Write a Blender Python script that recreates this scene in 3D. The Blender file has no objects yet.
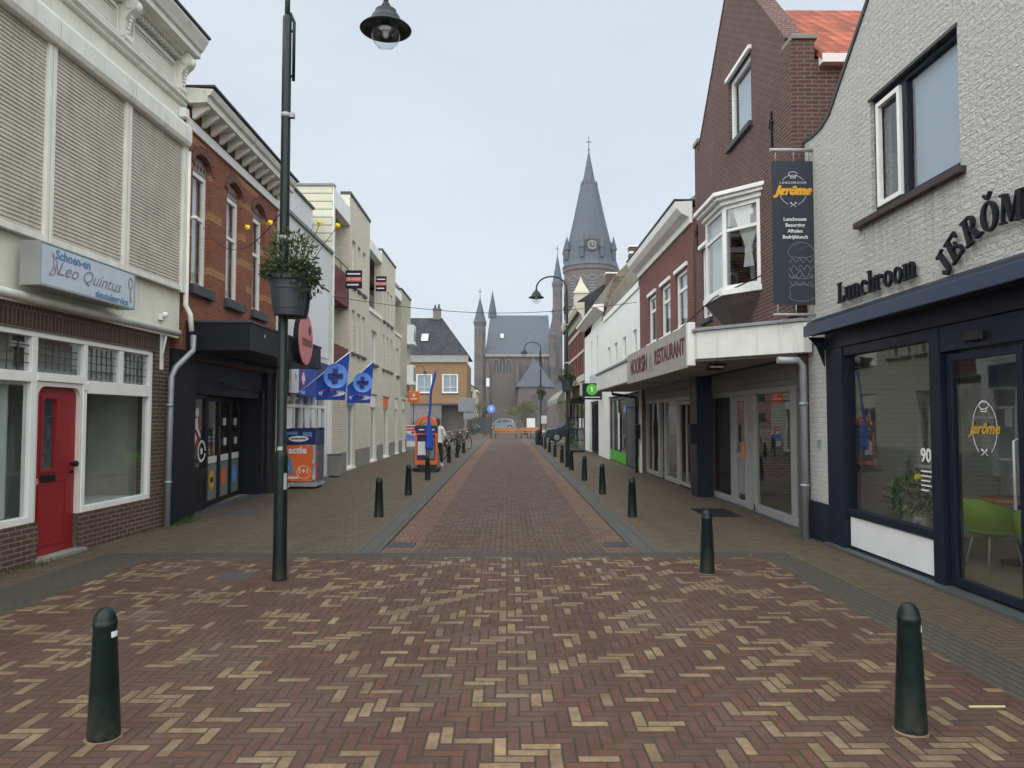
HAZE=0.0004; EXPO=1.92
import bpy, bmesh, math, random
from mathutils import Vector, Matrix
from mathutils.geometry import tessellate_polygon
random.seed(7)
PI=math.pi; R=math.radians
SC=bpy.context.scene; COL=SC.collection
# ------------------------------------------------------------------ nodes
class E:
    """small expression wrapper round a float socket"""
    def __init__(s,nt,v): s.nt=nt; s.v=v
    def op(s,o,b=None,c=None):
        n=s.nt.nodes.new('ShaderNodeMath'); n.operation=o
        for i,q in enumerate((s,b,c)):
            if q is None: continue
            if isinstance(q,E): q=q.v
            if isinstance(q,(int,float)): n.inputs[i].default_value=q
            else: s.nt.links.new(q,n.inputs[i])
        return E(s.nt,n.outputs[0])
    def __add__(s,b): return s.op('ADD',b)
    def __sub__(s,b): return s.op('SUBTRACT',b)
    def __mul__(s,b): return s.op('MULTIPLY',b)
    def __truediv__(s,b): return s.op('DIVIDE',b)
class NT:
    def __init__(s,name,rough=.7,spec=.3,metal=0):
        s.m=bpy.data.materials.new(name); s.m.use_nodes=True; s.t=s.m.node_tree
        s.b=s.t.nodes['Principled BSDF']
        s.b.inputs['Roughness'].default_value=rough; s.b.inputs['Specular IOR Level'].default_value=spec
        s.b.inputs['Metallic'].default_value=metal
    def new(s,k,**kw):
        n=s.t.nodes.new(k)
        for a,v in kw.items(): setattr(n,a,v)
        return n
    def link(s,a,b): s.t.links.new(a.v if isinstance(a,E) else a,b)
    def co(s):
        return s.new('ShaderNodeTexCoord').outputs['Object']
    def sep(s,v):
        n=s.new('ShaderNodeSeparateXYZ'); s.link(v,n.inputs[0]); return [E(s.t,o) for o in n.outputs]
    def comb(s,x,y,z=0.):
        n=s.new('ShaderNodeCombineXYZ')
        for i,q in enumerate((x,y,z)):
            if isinstance(q,(int,float)): n.inputs[i].default_value=q
            else: s.link(q,n.inputs[i])
        return n.outputs[0]
    def noise(s,v,scale,detail=3,rough=.55,dim='3D'):
        n=s.new('ShaderNodeTexNoise'); n.noise_dimensions=dim; n.inputs['Scale'].default_value=scale
        n.inputs['Detail'].default_value=detail; n.inputs['Roughness'].default_value=rough
        if v is not None: s.link(v,n.inputs['Vector'])
        return E(s.t,n.outputs[0])
    def mix(s,f,a,b,blend='MIX'):
        n=s.new('ShaderNodeMix',data_type='RGBA',blend_type=blend)
        if isinstance(f,(int,float)): n.inputs[0].default_value=f
        else: s.link(f,n.inputs[0])
        for i,q in ((6,a),(7,b)):
            if isinstance(q,(tuple,list)): n.inputs[i].default_value=(*q[:3],1)
            else: s.link(q,n.inputs[i])
        return n.outputs[2]
    def rng(s,x,a,b,c=0.,d=1.):
        n=s.new('ShaderNodeMapRange'); s.link(x,n.inputs[0])
        for i,q in enumerate((a,b,c,d)): n.inputs[i+1].default_value=q
        return E(s.t,n.outputs[0])
    def ramp(s,x,stops,interp='LINEAR'):
        n=s.new('ShaderNodeValToRGB'); r=n.color_ramp; r.interpolation=interp
        while len(r.elements)<len(stops): r.elements.new(.5)
        for e,(p,c) in zip(r.elements,stops): e.position=p; e.color=(*c,1)
        s.link(x,n.inputs[0]); return n.outputs[0]
    def color(s,c):
        if isinstance(c,(tuple,list)): s.b.inputs['Base Color'].default_value=(*c[:3],1)
        else: s.link(c,s.b.inputs['Base Color'])
    def rough(s,x): s.link(x,s.b.inputs['Roughness'])
    def bump(s,h,dist=.01,strength=1.):
        n=s.new('ShaderNodeBump'); n.inputs['Strength'].default_value=strength; n.inputs['Distance'].default_value=dist
        s.link(h,n.inputs['Height']); s.link(n.outputs[0],s.b.inputs['Normal'])
def gray(c,k): return tuple(min(1,x*k) for x in c)
MATS={}
def paint(name,c,rough=.5,var=.12,spec=.4,metal=0,bump=.0015,dirt=.25,scale=3.):
    """painted / plain surface with uneven tone, fine grain and stains"""
    if name in MATS: return MATS[name]
    n=NT(name,rough,spec,metal); co=n.co()
    a=n.noise(co,scale,5,.6); f=n.rng(a,.3,.7)
    col=n.mix(f,gray(c,1-var),gray(c,1+var*.6))
    if dirt:
        x,y,z=n.sep(co); st=n.noise(n.comb((x+y)*7.,z*.9,0),1.,4,.6)
        col=n.mix(n.rng(st,.52,.8,0.,dirt),col,(c[0]*.45+.02,c[1]*.45+.02,c[2]*.4+.012))
    n.color(col); n.rough(n.rng(a,.3,.7,rough*.85,min(1,rough*1.15)))
    if bump: n.bump(n.noise(co,60,3),bump,.6)
    MATS[name]=n.m; return n.m
def brick(name,c1,c2,mortar,bw=.22,bh=.065,ms=.012,rough=.85,bump=.008,var=.5,stain=.35,band=None,grain=0.):
    if name in MATS: return MATS[name]
    n=NT(name,rough,.2); co=n.co(); x,y,z=n.sep(co)
    v=n.comb(x+y,z,0.)
    t=n.new('ShaderNodeTexBrick'); n.link(v,t.inputs['Vector']); t.offset=.5
    t.inputs['Color1'].default_value=(*c1,1); t.inputs['Color2'].default_value=(*c2,1); t.inputs['Mortar'].default_value=(*mortar,1)
    t.inputs['Scale'].default_value=1; t.inputs['Mortar Size'].default_value=ms; t.inputs['Mortar Smooth'].default_value=.3
    t.inputs['Bias'].default_value=0; t.inputs['Brick Width'].default_value=bw; t.inputs['Row Height'].default_value=bh
    big=n.noise(co,1.3,5,.65); fine=n.noise(co,45,3,.7)
    col=n.mix(n.rng(big,.3,.75,0.,stain),t.outputs[0],gray(c1,.45))
    col=n.mix(n.rng(fine,.3,.7,0.,var*.5),col,gray(c2,1.3))
    if band:   # bands of yellow brick at given heights
        for z0,z1 in band[0]:
            m=z.op('GREATER_THAN',z0)*z.op('LESS_THAN',z1)
            m=m*n.rng(n.noise(n.comb((x+y)*.9,z0),1.,0),.48,.5) if band[2] else m
            inv=E(n.t,t.outputs['Fac'])*-1.+1.
            col=n.mix(m*inv,col,band[1])
    st=n.noise(n.comb((x+y)*3.5,z*.35,3.),1.,5,.65); col=n.mix(n.rng(st,.5,.8,0.,stain*.8+.05),col,(c1[0]*.5+.01,c1[1]*.52+.012,c1[2]*.48+.005))
    if name=='white_painted_brick':   # rain stains below the window sill and splash dirt at the foot
        m=n.rng(z,3.1,4.0)*z.op('LESS_THAN',4.05)*x.op('GREATER_THAN',1.7)*x.op('LESS_THAN',3.75)*n.rng(n.noise(n.comb(x*9.,z*.6,0.),1.,3),.42,.7)
        col=n.mix(m*.4,col,(.35,.36,.30)); col=n.mix(n.rng(n.noise(co,.8,5,.7),.5,.75,0.,.22),col,(.50,.52,.44))
    n.color(col)
    h=E(n.t,t.outputs['Fac'])*-1.+fine*(.35+grain)
    if grain: h=h+n.noise(co,18,4,.7)*grain*2
    n.bump(h,bump,1.); MATS[name]=n.m; return n.m
def herring(name,cols,yellow=None,W=.072,rough=.85,dirt=(.05,.06,.03),dirtamt=.35,joint=(.05,.042,.035),yamt=.5,seed=0.,swap=False,spec=.25,patch=.35):
    n=NT(name,rough,spec); co=n.co(); x,y,z=n.sep(co)
    wob=n.noise(co,2.2,2)
    px=(y if swap else x)/W+500.; py=(x if swap else y)/W+500.
    px=px+(wob-.5)*.22
    i=px.op('FLOOR'); j=py.op('FLOOR'); d=(i-j).op('FLOORED_MODULO',6.)
    isv=d.op('GREATER_THAN',2.5)
    inv=isv*-1.+1.
    idx=i-d*inv; idy=j+(d-3.)*isv
    u=px-idx; v=(py-j)*inv+(idy+1.-py)*isv
    # distance to edge
    lu=inv*2.+1.; lv=isv*2.+1.
    e=u.op('MINIMUM',lu-u).op('MINIMUM',v.op('MINIMUM',lv-v))
    jm=n.rng(e,.03,.11)
    idv=n.comb(idx+seed,idy,isv)
    wn=n.new('ShaderNodeTexWhiteNoise'); wn.noise_dimensions='3D'; n.link(idv,wn.inputs[0]); r=E(n.t,wn.outputs[0])
    r2,r3,_=n.sep(wn.outputs[1])
    k=len(cols); col=n.ramp(r,[(q/k,c) for q,c in enumerate(cols)],'CONSTANT')
    big=n.noise(co,.55,4,.6); med=n.noise(co,5.,4,.65); fine=n.noise(co,70,3,.7)
    if yellow:
        pr=n.noise(n.comb(idx,idy,seed),.16,2)   # patchy share of yellow pavers
        my=(r2+n.rng(pr,.3,.7,-.5,.5)).op('GREATER_THAN',1-yamt)
        col=n.mix(my,col,n.ramp(r3,[(0,yellow),(.5,gray(yellow,.8)),(.8,gray(yellow,1.15))],'CONSTANT'))
    col=n.mix(n.rng(med,.3,.75,0.,.6),col,gray(cols[0],.55))
    col=n.mix(n.rng(big,.45,.75,0.,dirtamt),col,dirt)
    blot=n.noise(co,16,4,.7); col=n.mix(n.rng(blot,.42,.7,0.,.45),col,gray(cols[0],.6)); col=n.mix(n.rng(fine,.35,.7,0.,.45),col,gray(cols[0],1.8))
    gr=n.noise(co,1.4,3,.6)
    vo=n.new('ShaderNodeTexVoronoi'); vo.inputs['Scale'].default_value=2.6; n.link(co,vo.inputs['Vector']); vd=E(n.t,vo.outputs['Distance'])
    spot=n.rng(vd,.035,.06,1.,0.)*n.rng(n.noise(co,1.1,1),.45,.5)
    col=n.mix(spot*.55,col,(.03,.03,.028))
    strk=n.noise(n.comb(x*1.6,y*.12,seed),1.,4,.6); col=n.mix(n.rng(strk,.45,.75,0.,.5),col,gray(cols[1],.62))
    pale=n.noise(n.comb(x*1.1+7.,y*.5,seed),1.,5,.7); col=n.mix(n.rng(pale,.5,.8,0.,.45),col,(.145,.125,.10))
    jc=n.mix(n.rng(gr,.5,.66,0.,.8),joint,(.045,.06,.02))
    # distant joints must not vanish to black: they are part of the colour
    col=n.mix(jm,jc,col)
    n.color(col); n.rough(n.rng(med,.3,.7,rough*.72,min(1,rough*1.1)))
    n.bump(jm*1.+fine*.25+r2*.35+med*.3,.006,.9)
    MATS[name]=n.m; return n.m
def slabs(name,c,bw,bh,rough=.7):
    return brick(name,c,gray(c,.8),gray(c,.35),bw,bh,.012,rough,.004,.4,.5)
def tiles(name,c,bw=.24,bh=.3,lichen=0.,lc=(.3,.3,.22),ax='x'):
    """roof tiles: rows run along local x or y, rise with z"""
    n=NT(name,.75,.25); co=n.co(); x,y,z=n.sep(co)
    x=x if ax=='x' else y
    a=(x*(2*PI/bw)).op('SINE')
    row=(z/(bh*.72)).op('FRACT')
    wn=n.new('ShaderNodeTexWhiteNoise'); wn.noise_dimensions='3D'
    n.link(n.comb((x/bw).op('FLOOR'),(z/(bh*.72)).op('FLOOR'),0.),wn.inputs[0]); r=E(n.t,wn.outputs[0])
    col=n.mix(r,gray(c,.6),gray(c,1.35))
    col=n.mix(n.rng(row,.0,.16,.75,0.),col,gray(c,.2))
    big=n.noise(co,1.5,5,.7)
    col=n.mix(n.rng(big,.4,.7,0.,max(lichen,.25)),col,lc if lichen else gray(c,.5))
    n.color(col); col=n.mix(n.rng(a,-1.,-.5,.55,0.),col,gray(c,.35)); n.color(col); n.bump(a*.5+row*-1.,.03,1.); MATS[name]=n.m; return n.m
def glassm(name,tint=(.75,.8,.8),rough=.006,ior=.1):
    n=NT(name); t=n.t
    tr=n.new('ShaderNodeBsdfTransparent'); tr.inputs[0].default_value=(*tint,1)
    gl=n.new('ShaderNodeBsdfGlossy'); gl.inputs['Roughness'].default_value=rough; gl.inputs[0].default_value=(.93,.96,.97,1)
    # slightly wavy old glass
    bp=n.new('ShaderNodeBump'); bp.inputs['Distance'].default_value=.004; bp.inputs['Strength'].default_value=.25
    n.link(n.noise(n.co(),1.7,1),bp.inputs['Height']); n.link(bp.outputs[0],gl.inputs['Normal'])
    # Schlick reflectance of a two-sided pane, the same from inside and outside
    ge=n.new('ShaderNodeNewGeometry'); dp=n.new('ShaderNodeVectorMath',operation='DOT_PRODUCT'); n.link(ge.outputs['Normal'],dp.inputs[0]); n.link(ge.outputs['Incoming'],dp.inputs[1])
    c=E(t,dp.outputs['Value']).op('ABSOLUTE'); f=(c*-1.+1.).op('POWER',5.)*(1-ior)+ior
    mx=n.new('ShaderNodeMixShader'); n.link(f,mx.inputs[0]); n.link(tr.outputs[0],mx.inputs[1]); n.link(gl.outputs[0],mx.inputs[2])
    n.link(mx.outputs[0],t.nodes['Material Output'].inputs[0]); t.nodes.remove(n.b); MATS[name]=n.m; return n.m
def leafm(name,c,var=.5):
    n=NT(name,.6,.3); i=n.new('ShaderNodeObjectInfo'); g=n.new('ShaderNodeNewGeometry')
    r=E(n.t,g.outputs['Random Per Island']); n.color(n.mix(r,gray(c,1-var),(c[0]*1.6,c[1]*1.4,c[2]*1.1)))
    MATS[name]=n.m; return n.m
# ------------------------------------------------------------------ mesh builder
class MB:
    def __init__(s): s.v=[]; s.f=[]; s.sm=[]
    def add(s,vs,fs,smooth=False):
        o=len(s.v); s.v+= [tuple(p) for p in vs]; s.f+=[[o+i for i in f] for f in fs]; s.sm+=[smooth]*len(fs); return s
    def box(s,x0,x1,y0,y1,z0,z1):
        if x0>x1:x0,x1=x1,x0
        if y0>y1:y0,y1=y1,y0
        if z0>z1:z0,z1=z1,z0
        v=[(x,y,z) for z in (z0,z1) for y in (y0,y1) for x in (x0,x1)]
        return s.add(v,[(0,2,3,1),(4,5,7,6),(0,1,5,4),(2,6,7,3),(0,4,6,2),(1,3,7,5)])
    def ext(s,outl,axis,a0,a1,holes=(),smooth=False):
        loops=[list(outl)]+[list(h) for h in holes]
        m={'x':lambda p,a:(a,p[0],p[1]),'y':lambda p,a:(p[0],a,p[1]),'z':lambda p,a:(p[0],p[1],a)}[axis]
        flat=[p for l in loops for p in l]
        tri=tessellate_polygon([[Vector((p[0],p[1],0)) for p in l] for l in loops])
        n=len(flat); vs=[m(p,a0) for p in flat]+[m(p,a1) for p in flat]
        fs=[tuple(t) for t in tri]+[tuple(n+i for i in reversed(t)) for t in tri]
        s.add(vs,fs); o=len(s.v)-2*n; b=0
        for l in loops:
            k=len(l)
            for i in range(k):
                j=(i+1)%k; s.f.append([o+b+i,o+b+j,o+n+b+j,o+n+b+i]); s.sm.append(smooth)
            b+=k
        return s
    def slab(s,outl,y0,y1,holes=()): return s.ext(outl,'y',y0,y1,holes)
    def tube(s,pts,r,n=8,caps=True,flat=False):
        pts=[Vector(p) for p in pts]; rr=r if isinstance(r,(list,tuple)) else [r]*len(pts)
        vs=[];fs=[]; prev=None
        for i,p in enumerate(pts):
            t=(pts[min(i+1,len(pts)-1)]-pts[max(i-1,0)]).normalized()
            if prev is None:
                a=Vector((0,0,1)) if abs(t.z)<.9 else Vector((1,0,0)); u=t.cross(a).normalized()
            else:
                u=(prev-t*prev.dot(t))
                u=u.normalized() if u.length>1e-6 else t.orthogonal().normalized()
            prev=u; w=t.cross(u)
            for k in range(n):
                a=2*PI*k/n; vs.append(p+(u*math.cos(a)+w*math.sin(a))*rr[i])
        for i in range(len(pts)-1):
            for k in range(n):
                k2=(k+1)%n; fs.append((i*n+k,i*n+k2,(i+1)*n+k2,(i+1)*n+k))
        s.add(vs,fs,not flat)
        if caps:
            o=len(s.v)-len(vs); s.f.append([o+k for k in range(n)][::-1]); s.f.append([o+(len(pts)-1)*n+k for k in range(n)]); s.sm+=[False,False]
        return s
    def lathe(s,prof,cx=0,cy=0,cz=0,n=20,smooth=True,ang=0.,ex=1.,ey=1.):
        vs=[];fs=[]
        for r,z in prof:
            for k in range(n):
                a=2*PI*k/n+ang; vs.append((cx+r*ex*math.cos(a),cy+r*ey*math.sin(a),cz+z))
        for i in range(len(prof)-1):
            for k in range(n):
                k2=(k+1)%n; fs.append((i*n+k,i*n+k2,(i+1)*n+k2,(i+1)*n+k))
        s.add(vs,fs,smooth); o=len(s.v)-len(vs)
        if prof[0][0]>1e-4: s.f.append([o+k for k in range(n)][::-1]); s.sm.append(False)
        if prof[-1][0]>1e-4: s.f.append([o+(len(prof)-1)*n+k for k in range(n)]); s.sm.append(False)
        return s
    def ball(s,c,rx,ry=None,rz=None,n=12,m=8):
        ry=ry or rx; rz=rz or rx
        prof=[(max(1e-5,math.sin(PI*i/m)),-math.cos(PI*i/m)) for i in range(m+1)]
        vs=[];fs=[]
        for r,z in prof:
            for k in range(n):
                a=2*PI*k/n; vs.append((c[0]+rx*r*math.cos(a),c[1]+ry*r*math.sin(a),c[2]+rz*z))
        for i in range(m):
            for k in range(n):
                k2=(k+1)%n; fs.append((i*n+k,i*n+k2,(i+1)*n+k2,(i+1)*n+k))
        return s.add(vs,fs,True)
    def quad(s,*p): return s.add(p,[tuple(range(len(p)))])
    def xform(s,m,start=0):
        for i in range(start,len(s.v)): s.v[i]=tuple(m@Vector(s.v[i]))
        return s
    def frame(s,x0,x1,z0,z1,y0,y1,w,vs=(),hs=(),vw=None):
        """rectangular frame in the xz plane with bars"""
        vw=vw or w*.8
        s.slab([(x0,z0),(x1,z0),(x1,z1),(x0,z1)],y0,y1,[[(x0+w,z0+w),(x1-w,z0+w),(x1-w,z1-w),(x0+w,z1-w)]])
        for v in vs: s.box(v-vw/2,v+vw/2,y0+.004,y1-.004,z0+w-.002,z1-w+.002)
        for h in hs: s.box(x0+w-.002,x1-w+.002,y0+.007,y1-.007,h-vw/2,h+vw/2)
        return s
def finish(me,mb,recalc=True):
    me.from_pydata(mb.v,[],mb.f); me.polygons.foreach_set('use_smooth',mb.sm)
    if recalc:
        bm=bmesh.new(); bm.from_mesh(me); bmesh.ops.recalc_face_normals(bm,faces=bm.faces); bm.to_mesh(me); bm.free()
    me.update()
def P(name,mb,mat,parent=None,bevel=0.,recalc=True,label=None):
    me=bpy.data.meshes.new(name); finish(me,mb,recalc); me.materials.append(mat)
    o=bpy.data.objects.new(name,me); COL.objects.link(o)
    if parent: o.parent=parent
    if bevel:
        b=o.modifiers.new('bevel','BEVEL'); b.width=bevel; b.segments=2; b.limit_method='ANGLE'; b.angle_limit=R(40)
    if label: o['label']=label
    return o
def P_split(name,mb,mat,parent):
    for f in mb.f:
        vs=[mb.v[i] for i in f]; P(name,MB().add(vs,[tuple(range(len(f)))]),mat,parent,recalc=False)
def P_isl(name,mb,mat,parent,bevel=0.):
    """one part per separate piece"""
    par=list(range(len(mb.v)))
    def fd(i):
        while par[i]!=i: par[i]=par[par[i]]; i=par[i]
        return i
    for f in mb.f:
        for i in f[1:]: par[fd(i)]=fd(f[0])
    gr={}
    for k,f in enumerate(mb.f): gr.setdefault(fd(f[0]),[]).append(k)
    for ks in gr.values():
        q=MB(); mp={}
        for k in ks:
            for i in mb.f[k]:
                if i not in mp: mp[i]=len(q.v); q.v.append(mb.v[i])
            q.f.append([mp[i] for i in mb.f[k]]); q.sm.append(mb.sm[k])
        P(name,q,mat,parent,bevel)
def T(name,label,cat,loc=(0,0,0),rot=0.,group=None):
    o=bpy.data.objects.new(name,None); COL.objects.link(o); o.location=loc; o.rotation_euler=(0,0,rot); o.empty_display_size=.3
    o['label']=label; o['category']=cat
    if group: o['group']=group
    return o
def tag(o,label,cat,group=None,kind=None):
    o['label']=label; o['category']=cat
    if group: o['group']=group
    if kind: o['kind']=kind
    return o
def S(name,mb,mat):
    o=P(name,mb,mat); o['kind']='structure'; return o
def copytree(o,parent=None,lim=2):
    c=o.copy(); COL.objects.link(c)
    if parent: c.parent=parent
    if lim:
        for ch in list(o.children): copytree(ch,c,lim-1)
    return c
def text(name,s,size,mat,parent,loc,rot=(PI/2,0,0),ext=.002,shear=0.,bold=0.,align='CENTER',sx=1.,spacing=1.,sy=1.):
    cu=bpy.data.curves.new(name,'FONT'); cu.body=s; cu.size=size; cu.extrude=ext; cu.shear=shear; cu.offset=bold
    cu.align_x=align; cu.align_y='CENTER'; cu.space_character=spacing; cu.resolution_u=3
    t=bpy.data.objects.new(name,cu); COL.objects.link(t); bpy.context.view_layer.update()
    me=bpy.data.meshes.new_from_object(t.evaluated_get(bpy.context.evaluated_depsgraph_get()))
    bpy.data.objects.remove(t); me.materials.clear(); me.materials.append(mat)
    m=Matrix.LocRotScale(Vector(loc),__import__('mathutils').Euler(rot),Vector((sx,sy,1)))
    me.transform(m)
    o=bpy.data.objects.new(name,me); COL.objects.link(o); o.parent=parent; return o
def rect(x0,x1,z0,z1): return [(x0,z0),(x1,z0),(x1,z1),(x0,z1)]
def ell(cx,cz,rx,rz,a0=0,a1=360,n=24):
    k=n if a1-a0>=360 else n+1
    return [(cx+rx*math.cos(R(a0+(a1-a0)*i/n)),cz+rz*math.sin(R(a0+(a1-a0)*i/n))) for i in range(k)]
def ringarc(cx,cz,rx,rz,tx,tz,a0,a1,n=18):
    return ell(cx,cz,rx,rz,a0,a1,n)+ell(cx,cz,rx-tx,rz-tz,a0,a1,n)[::-1]
def arch(x0,x1,z0,zs,n=10,rise=None):
    """opening with an arched head springing at zs"""
    c=(x0+x1)/2; r=(x1-x0)/2; rise=rise or r
    return [(x0,z0),(x1,z0)]+[(c+r*math.cos(PI*i/n),zs+rise*math.sin(PI*i/n)) for i in range(n+1)]
# ------------------------------------------------------------------ materials
white=paint('white_frame_paint',(.78,.79,.77),.4,.08,dirt=.15)
cream=paint('cream_render',(.70,.70,.60),.8,.1,dirt=.3,bump=.003)
creamtrim=paint('cream_trim',(.72,.73,.66),.6,.1,dirt=.45)
wrender=paint('white_render',(.78,.81,.79),.8,.07,dirt=.28,bump=.004)
navy=paint('navy_frame',(.010,.013,.028),.42,.2,dirt=.0,spec=.2)
black=paint('black_panel',(.010,.011,.016),.5,.2,dirt=.05,spec=.18)
blackgloss=paint('black_rubber',(.012,.012,.013),.5,.2,dirt=.0)
dgreen=paint('dark_green_enamel',(.004,.017,.014),.33,.25,spec=.4,dirt=.15,scale=6,bump=.0015)
def enamel(name,c):
    n=NT(name,.33,.32); co=n.co(); x,y,z=n.sep(co)
    a=n.noise(co,9,5,.65); col=n.mix(n.rng(a,.35,.75),c,gray(c,1.8))
    ft=n.rng(z,.0,.22,1.,0.)*n.rng(n.noise(co,22,4,.7),.35,.6); col=n.mix(ft*.45,col,(.07,.062,.045))
    sc=n.noise(n.comb(x*14.,z*5.,y*14.),2.,6,.75); col=n.mix(n.rng(sc,.68,.72,0.,.5),col,(.07,.08,.075))
    n.color(col); n.rough(n.rng(a,.3,.7,.25,.55)); n.bump(n.noise(co,30,4,.6),.002,.8); MATS[name]=n.m; return n.m
dgreen=enamel('dark_green_enamel',(.0025,.0095,.0085))
alu=paint('grey_aluminium',(.33,.34,.34),.45,.08,metal=.2,dirt=.15)
zinc=paint('zinc_pipe',(.30,.33,.36),.5,.15,metal=.35,dirt=.3)
lead=paint('dark_lead',(.05,.055,.06),.6,.2)
slatgrey=paint('shutter_slat_grey',(.56,.53,.46),.6,.14,dirt=.45)
darkgrey=paint('dark_grey_panel',(.07,.075,.08),.6,.15)
panelgrey=paint('weathered_grey_board',(.22,.23,.22),.7,.15,dirt=.4)
red=paint('red_door_paint',(.25,.014,.018),.38,.12,dirt=.12)
orange=paint('orange_print',(.75,.14,.02),.5,.08,dirt=.1)
blue=paint('royal_blue_print',(.010,.06,.40),.5,.1,dirt=0.)
lblue=paint('light_blue_print',(.13,.30,.80),.6,.08,dirt=0.)
deepblue=paint('deep_blue_print',(.008,.02,.10),.45,.15,dirt=.1)
redp=paint('red_print',(.55,.02,.02),.5,.1,dirt=0.)
pink=paint('dusty_pink_print',(.55,.19,.20),.5,.05,dirt=.1)
wprint=paint('white_print',(.72,.74,.75),.5,.04,dirt=.05)
yprint=paint('yellow_print',(.72,.36,.03),.5,.05,dirt=0.)
yflower=paint('yellow_petal',(.75,.55,.01),.6,.1,dirt=0.)
gprint=paint('green_print',(.08,.42,.03),.5,.1,dirt=0.)
teal=paint('steel_blue_print',(.10,.22,.42),.5,.05,dirt=0.)
greyp=paint('grey_print',(.22,.22,.25),.5,.05,dirt=0.)
maroon=paint('maroon_panel',(.13,.025,.03),.6,.1)
wood=paint('warm_wood',(.42,.18,.07),.6,.25,dirt=.2)
interior=paint('interior_plaster',(.6,.59,.55),.9,.1)
intfloor=paint('interior_floor',(.30,.24,.17),.5,.2)
curtain=paint('net_curtain',(.62,.64,.62),.9,.05,dirt=.1)
blind=paint('pale_blind',(.55,.57,.55),.7,.05)
stone=paint('grey_stone',(.24,.235,.215),.85,.2,dirt=.5,bump=.004)
concrete=paint('painted_concrete',(.70,.72,.69),.7,.1,dirt=.5)
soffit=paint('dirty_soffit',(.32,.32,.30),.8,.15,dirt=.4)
glass=glassm('window_glass',(.80,.84,.84),.006,.15)
shopglass=glassm('shop_glass',(.80,.84,.84),.004,.15)
lampglass=glassm('lamp_glass',(.88,.9,.9),.02,.06)
vent=paint('sky_reflection_blind',(.42,.50,.60),.4,.04,dirt=0.)  # blind colour with the pale blue of reflected sky put into it
wbrick=brick('white_painted_brick',(.88,.89,.84),(.84,.85,.80),(.74,.75,.70),.22,.068,.008,.75,.026,.15,.03,grain=2.6)
dbrick=brick('purple_brown_brick',(.135,.066,.054),(.082,.048,.044),(.20,.165,.15),.21,.062,.010,.85,.010,.6,.3)
rbrick=brick('red_brown_brick',(.20,.07,.052),(.125,.05,.043),(.22,.17,.15),.21,.062,.010)
lbrick=brick('bright_red_brick',(.295,.092,.052),(.205,.066,.043),(.24,.15,.10),.21,.062,.010,stain=.25,band=([(4.28,4.42),(4.78,4.92),(5.28,5.42),(5.98,6.1),(6.4,6.5)],(.40,.22,.10),True))
leobrick=brick('brown_plinth_brick',(.115,.062,.045),(.07,.045,.038),(.20,.18,.15),.21,.062,.011)
leosold=brick('brown_soldier_course',(.10,.055,.042),(.055,.038,.034),(.16,.14,.12),.068,.21,.011)
crbrick=brick('cream_yellow_brick',(.71,.675,.56),(.62,.585,.48),(.45,.41,.33),.22,.075,.010,stain=.2)
wpbrick=brick('white_wash_brick',(.74,.76,.76),(.68,.70,.70),(.5,.52,.52),.22,.068,.009,stain=.2)
ochre=brick('ochre_brick',(.31,.195,.095),(.235,.145,.078),(.26,.19,.12),.22,.07,.01)
gbrick=brick('grey_old_brick',(.15,.14,.13),(.20,.18,.165),(.20,.19,.18),.22,.07,.012)
chbrick=brick('church_brick',(.15,.125,.12),(.12,.10,.097),(.145,.13,.125),.5,.16,.02,bump=.01,stain=.4)
bluebrick=brick('dark_blue_brick',(.010,.014,.028),(.014,.02,.035),(.02,.025,.04),.21,.065,.01,.5)
redtile=tiles('orange_red_tiles',(.33,.085,.045),.22,.34,.4,(.14,.065,.045),ax='y')
darktile=tiles('dark_blue_grey_tiles',(.032,.034,.042),.3,.36)
oldtile=tiles('lichen_tiles',(.14,.115,.085),.25,.32,.6,(.27,.26,.19))
slate=brick('slate_roof',(.088,.104,.13),(.068,.082,.108),(.07,.08,.10),.6,.35,.03,.55,.01,.5,.35)
creampanel=brick('cream_cladding_boards',(.64,.64,.51),(.60,.60,.47),(.18,.18,.13),6.,.24,.018,.6,.01,.3,.35)
# ================================================================== helpers for buildings
def window(b,x0,x1,z0,z1,y=.1,fm=white,fw=.06,fd=.06,vs=(),hs=(),gm=glass,sill=None,name='window',cur=None,vw=None,label=None,bev=.004):
    f=P(name,MB().frame(x0,x1,z0,z1,y,y+fd,fw,vs,hs,vw),fm,b,bev,label=label)
    P('pane',MB().quad((x0+fw*.8,y+fd*.6,z0+fw*.8),(x1-fw*.8,y+fd*.6,z0+fw*.8),(x1-fw*.8,y+fd*.6,z1-fw*.8),(x0+fw*.8,y+fd*.6,z1-fw*.8)),gm,f,recalc=False)
    if sill is not None:
        P('sill',MB().box(x0-.06,x1+.06,-.07,y-.004,z0-.09,z0+.004),sill,f,.006)
    if cur:
        m=MB(); kind=cur
        if kind=='blind':
            m.quad((x0+fw,y+fd+.05,z0+fw),(x1-fw,y+fd+.05,z0+fw),(x1-fw,y+fd+.05,z1-fw),(x0+fw,y+fd+.05,z1-fw)); P('blind',m,vent,f,recalc=False)
        else:
            q=(x1-x0)*.28
            for a,c in (((x0+.01,x0+q),(x1-q,x1-.01)) if kind=='sides' else ((x0+.01,x1-.01),)):
                k=24 if kind!='sides' else 10; vs_=[(a+(c-a)*i/k,y+fd+.09+.025*math.sin(i*1.9),zz) for i in range(k+1) for zz in (z0+.02,z1-.02)]
                m.add(vs_,[(2*i,2*i+2,2*i+3,2*i+1) for i in range(k)],True)
            P('curtain',m,curtain,f,recalc=False)
    return f
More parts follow.
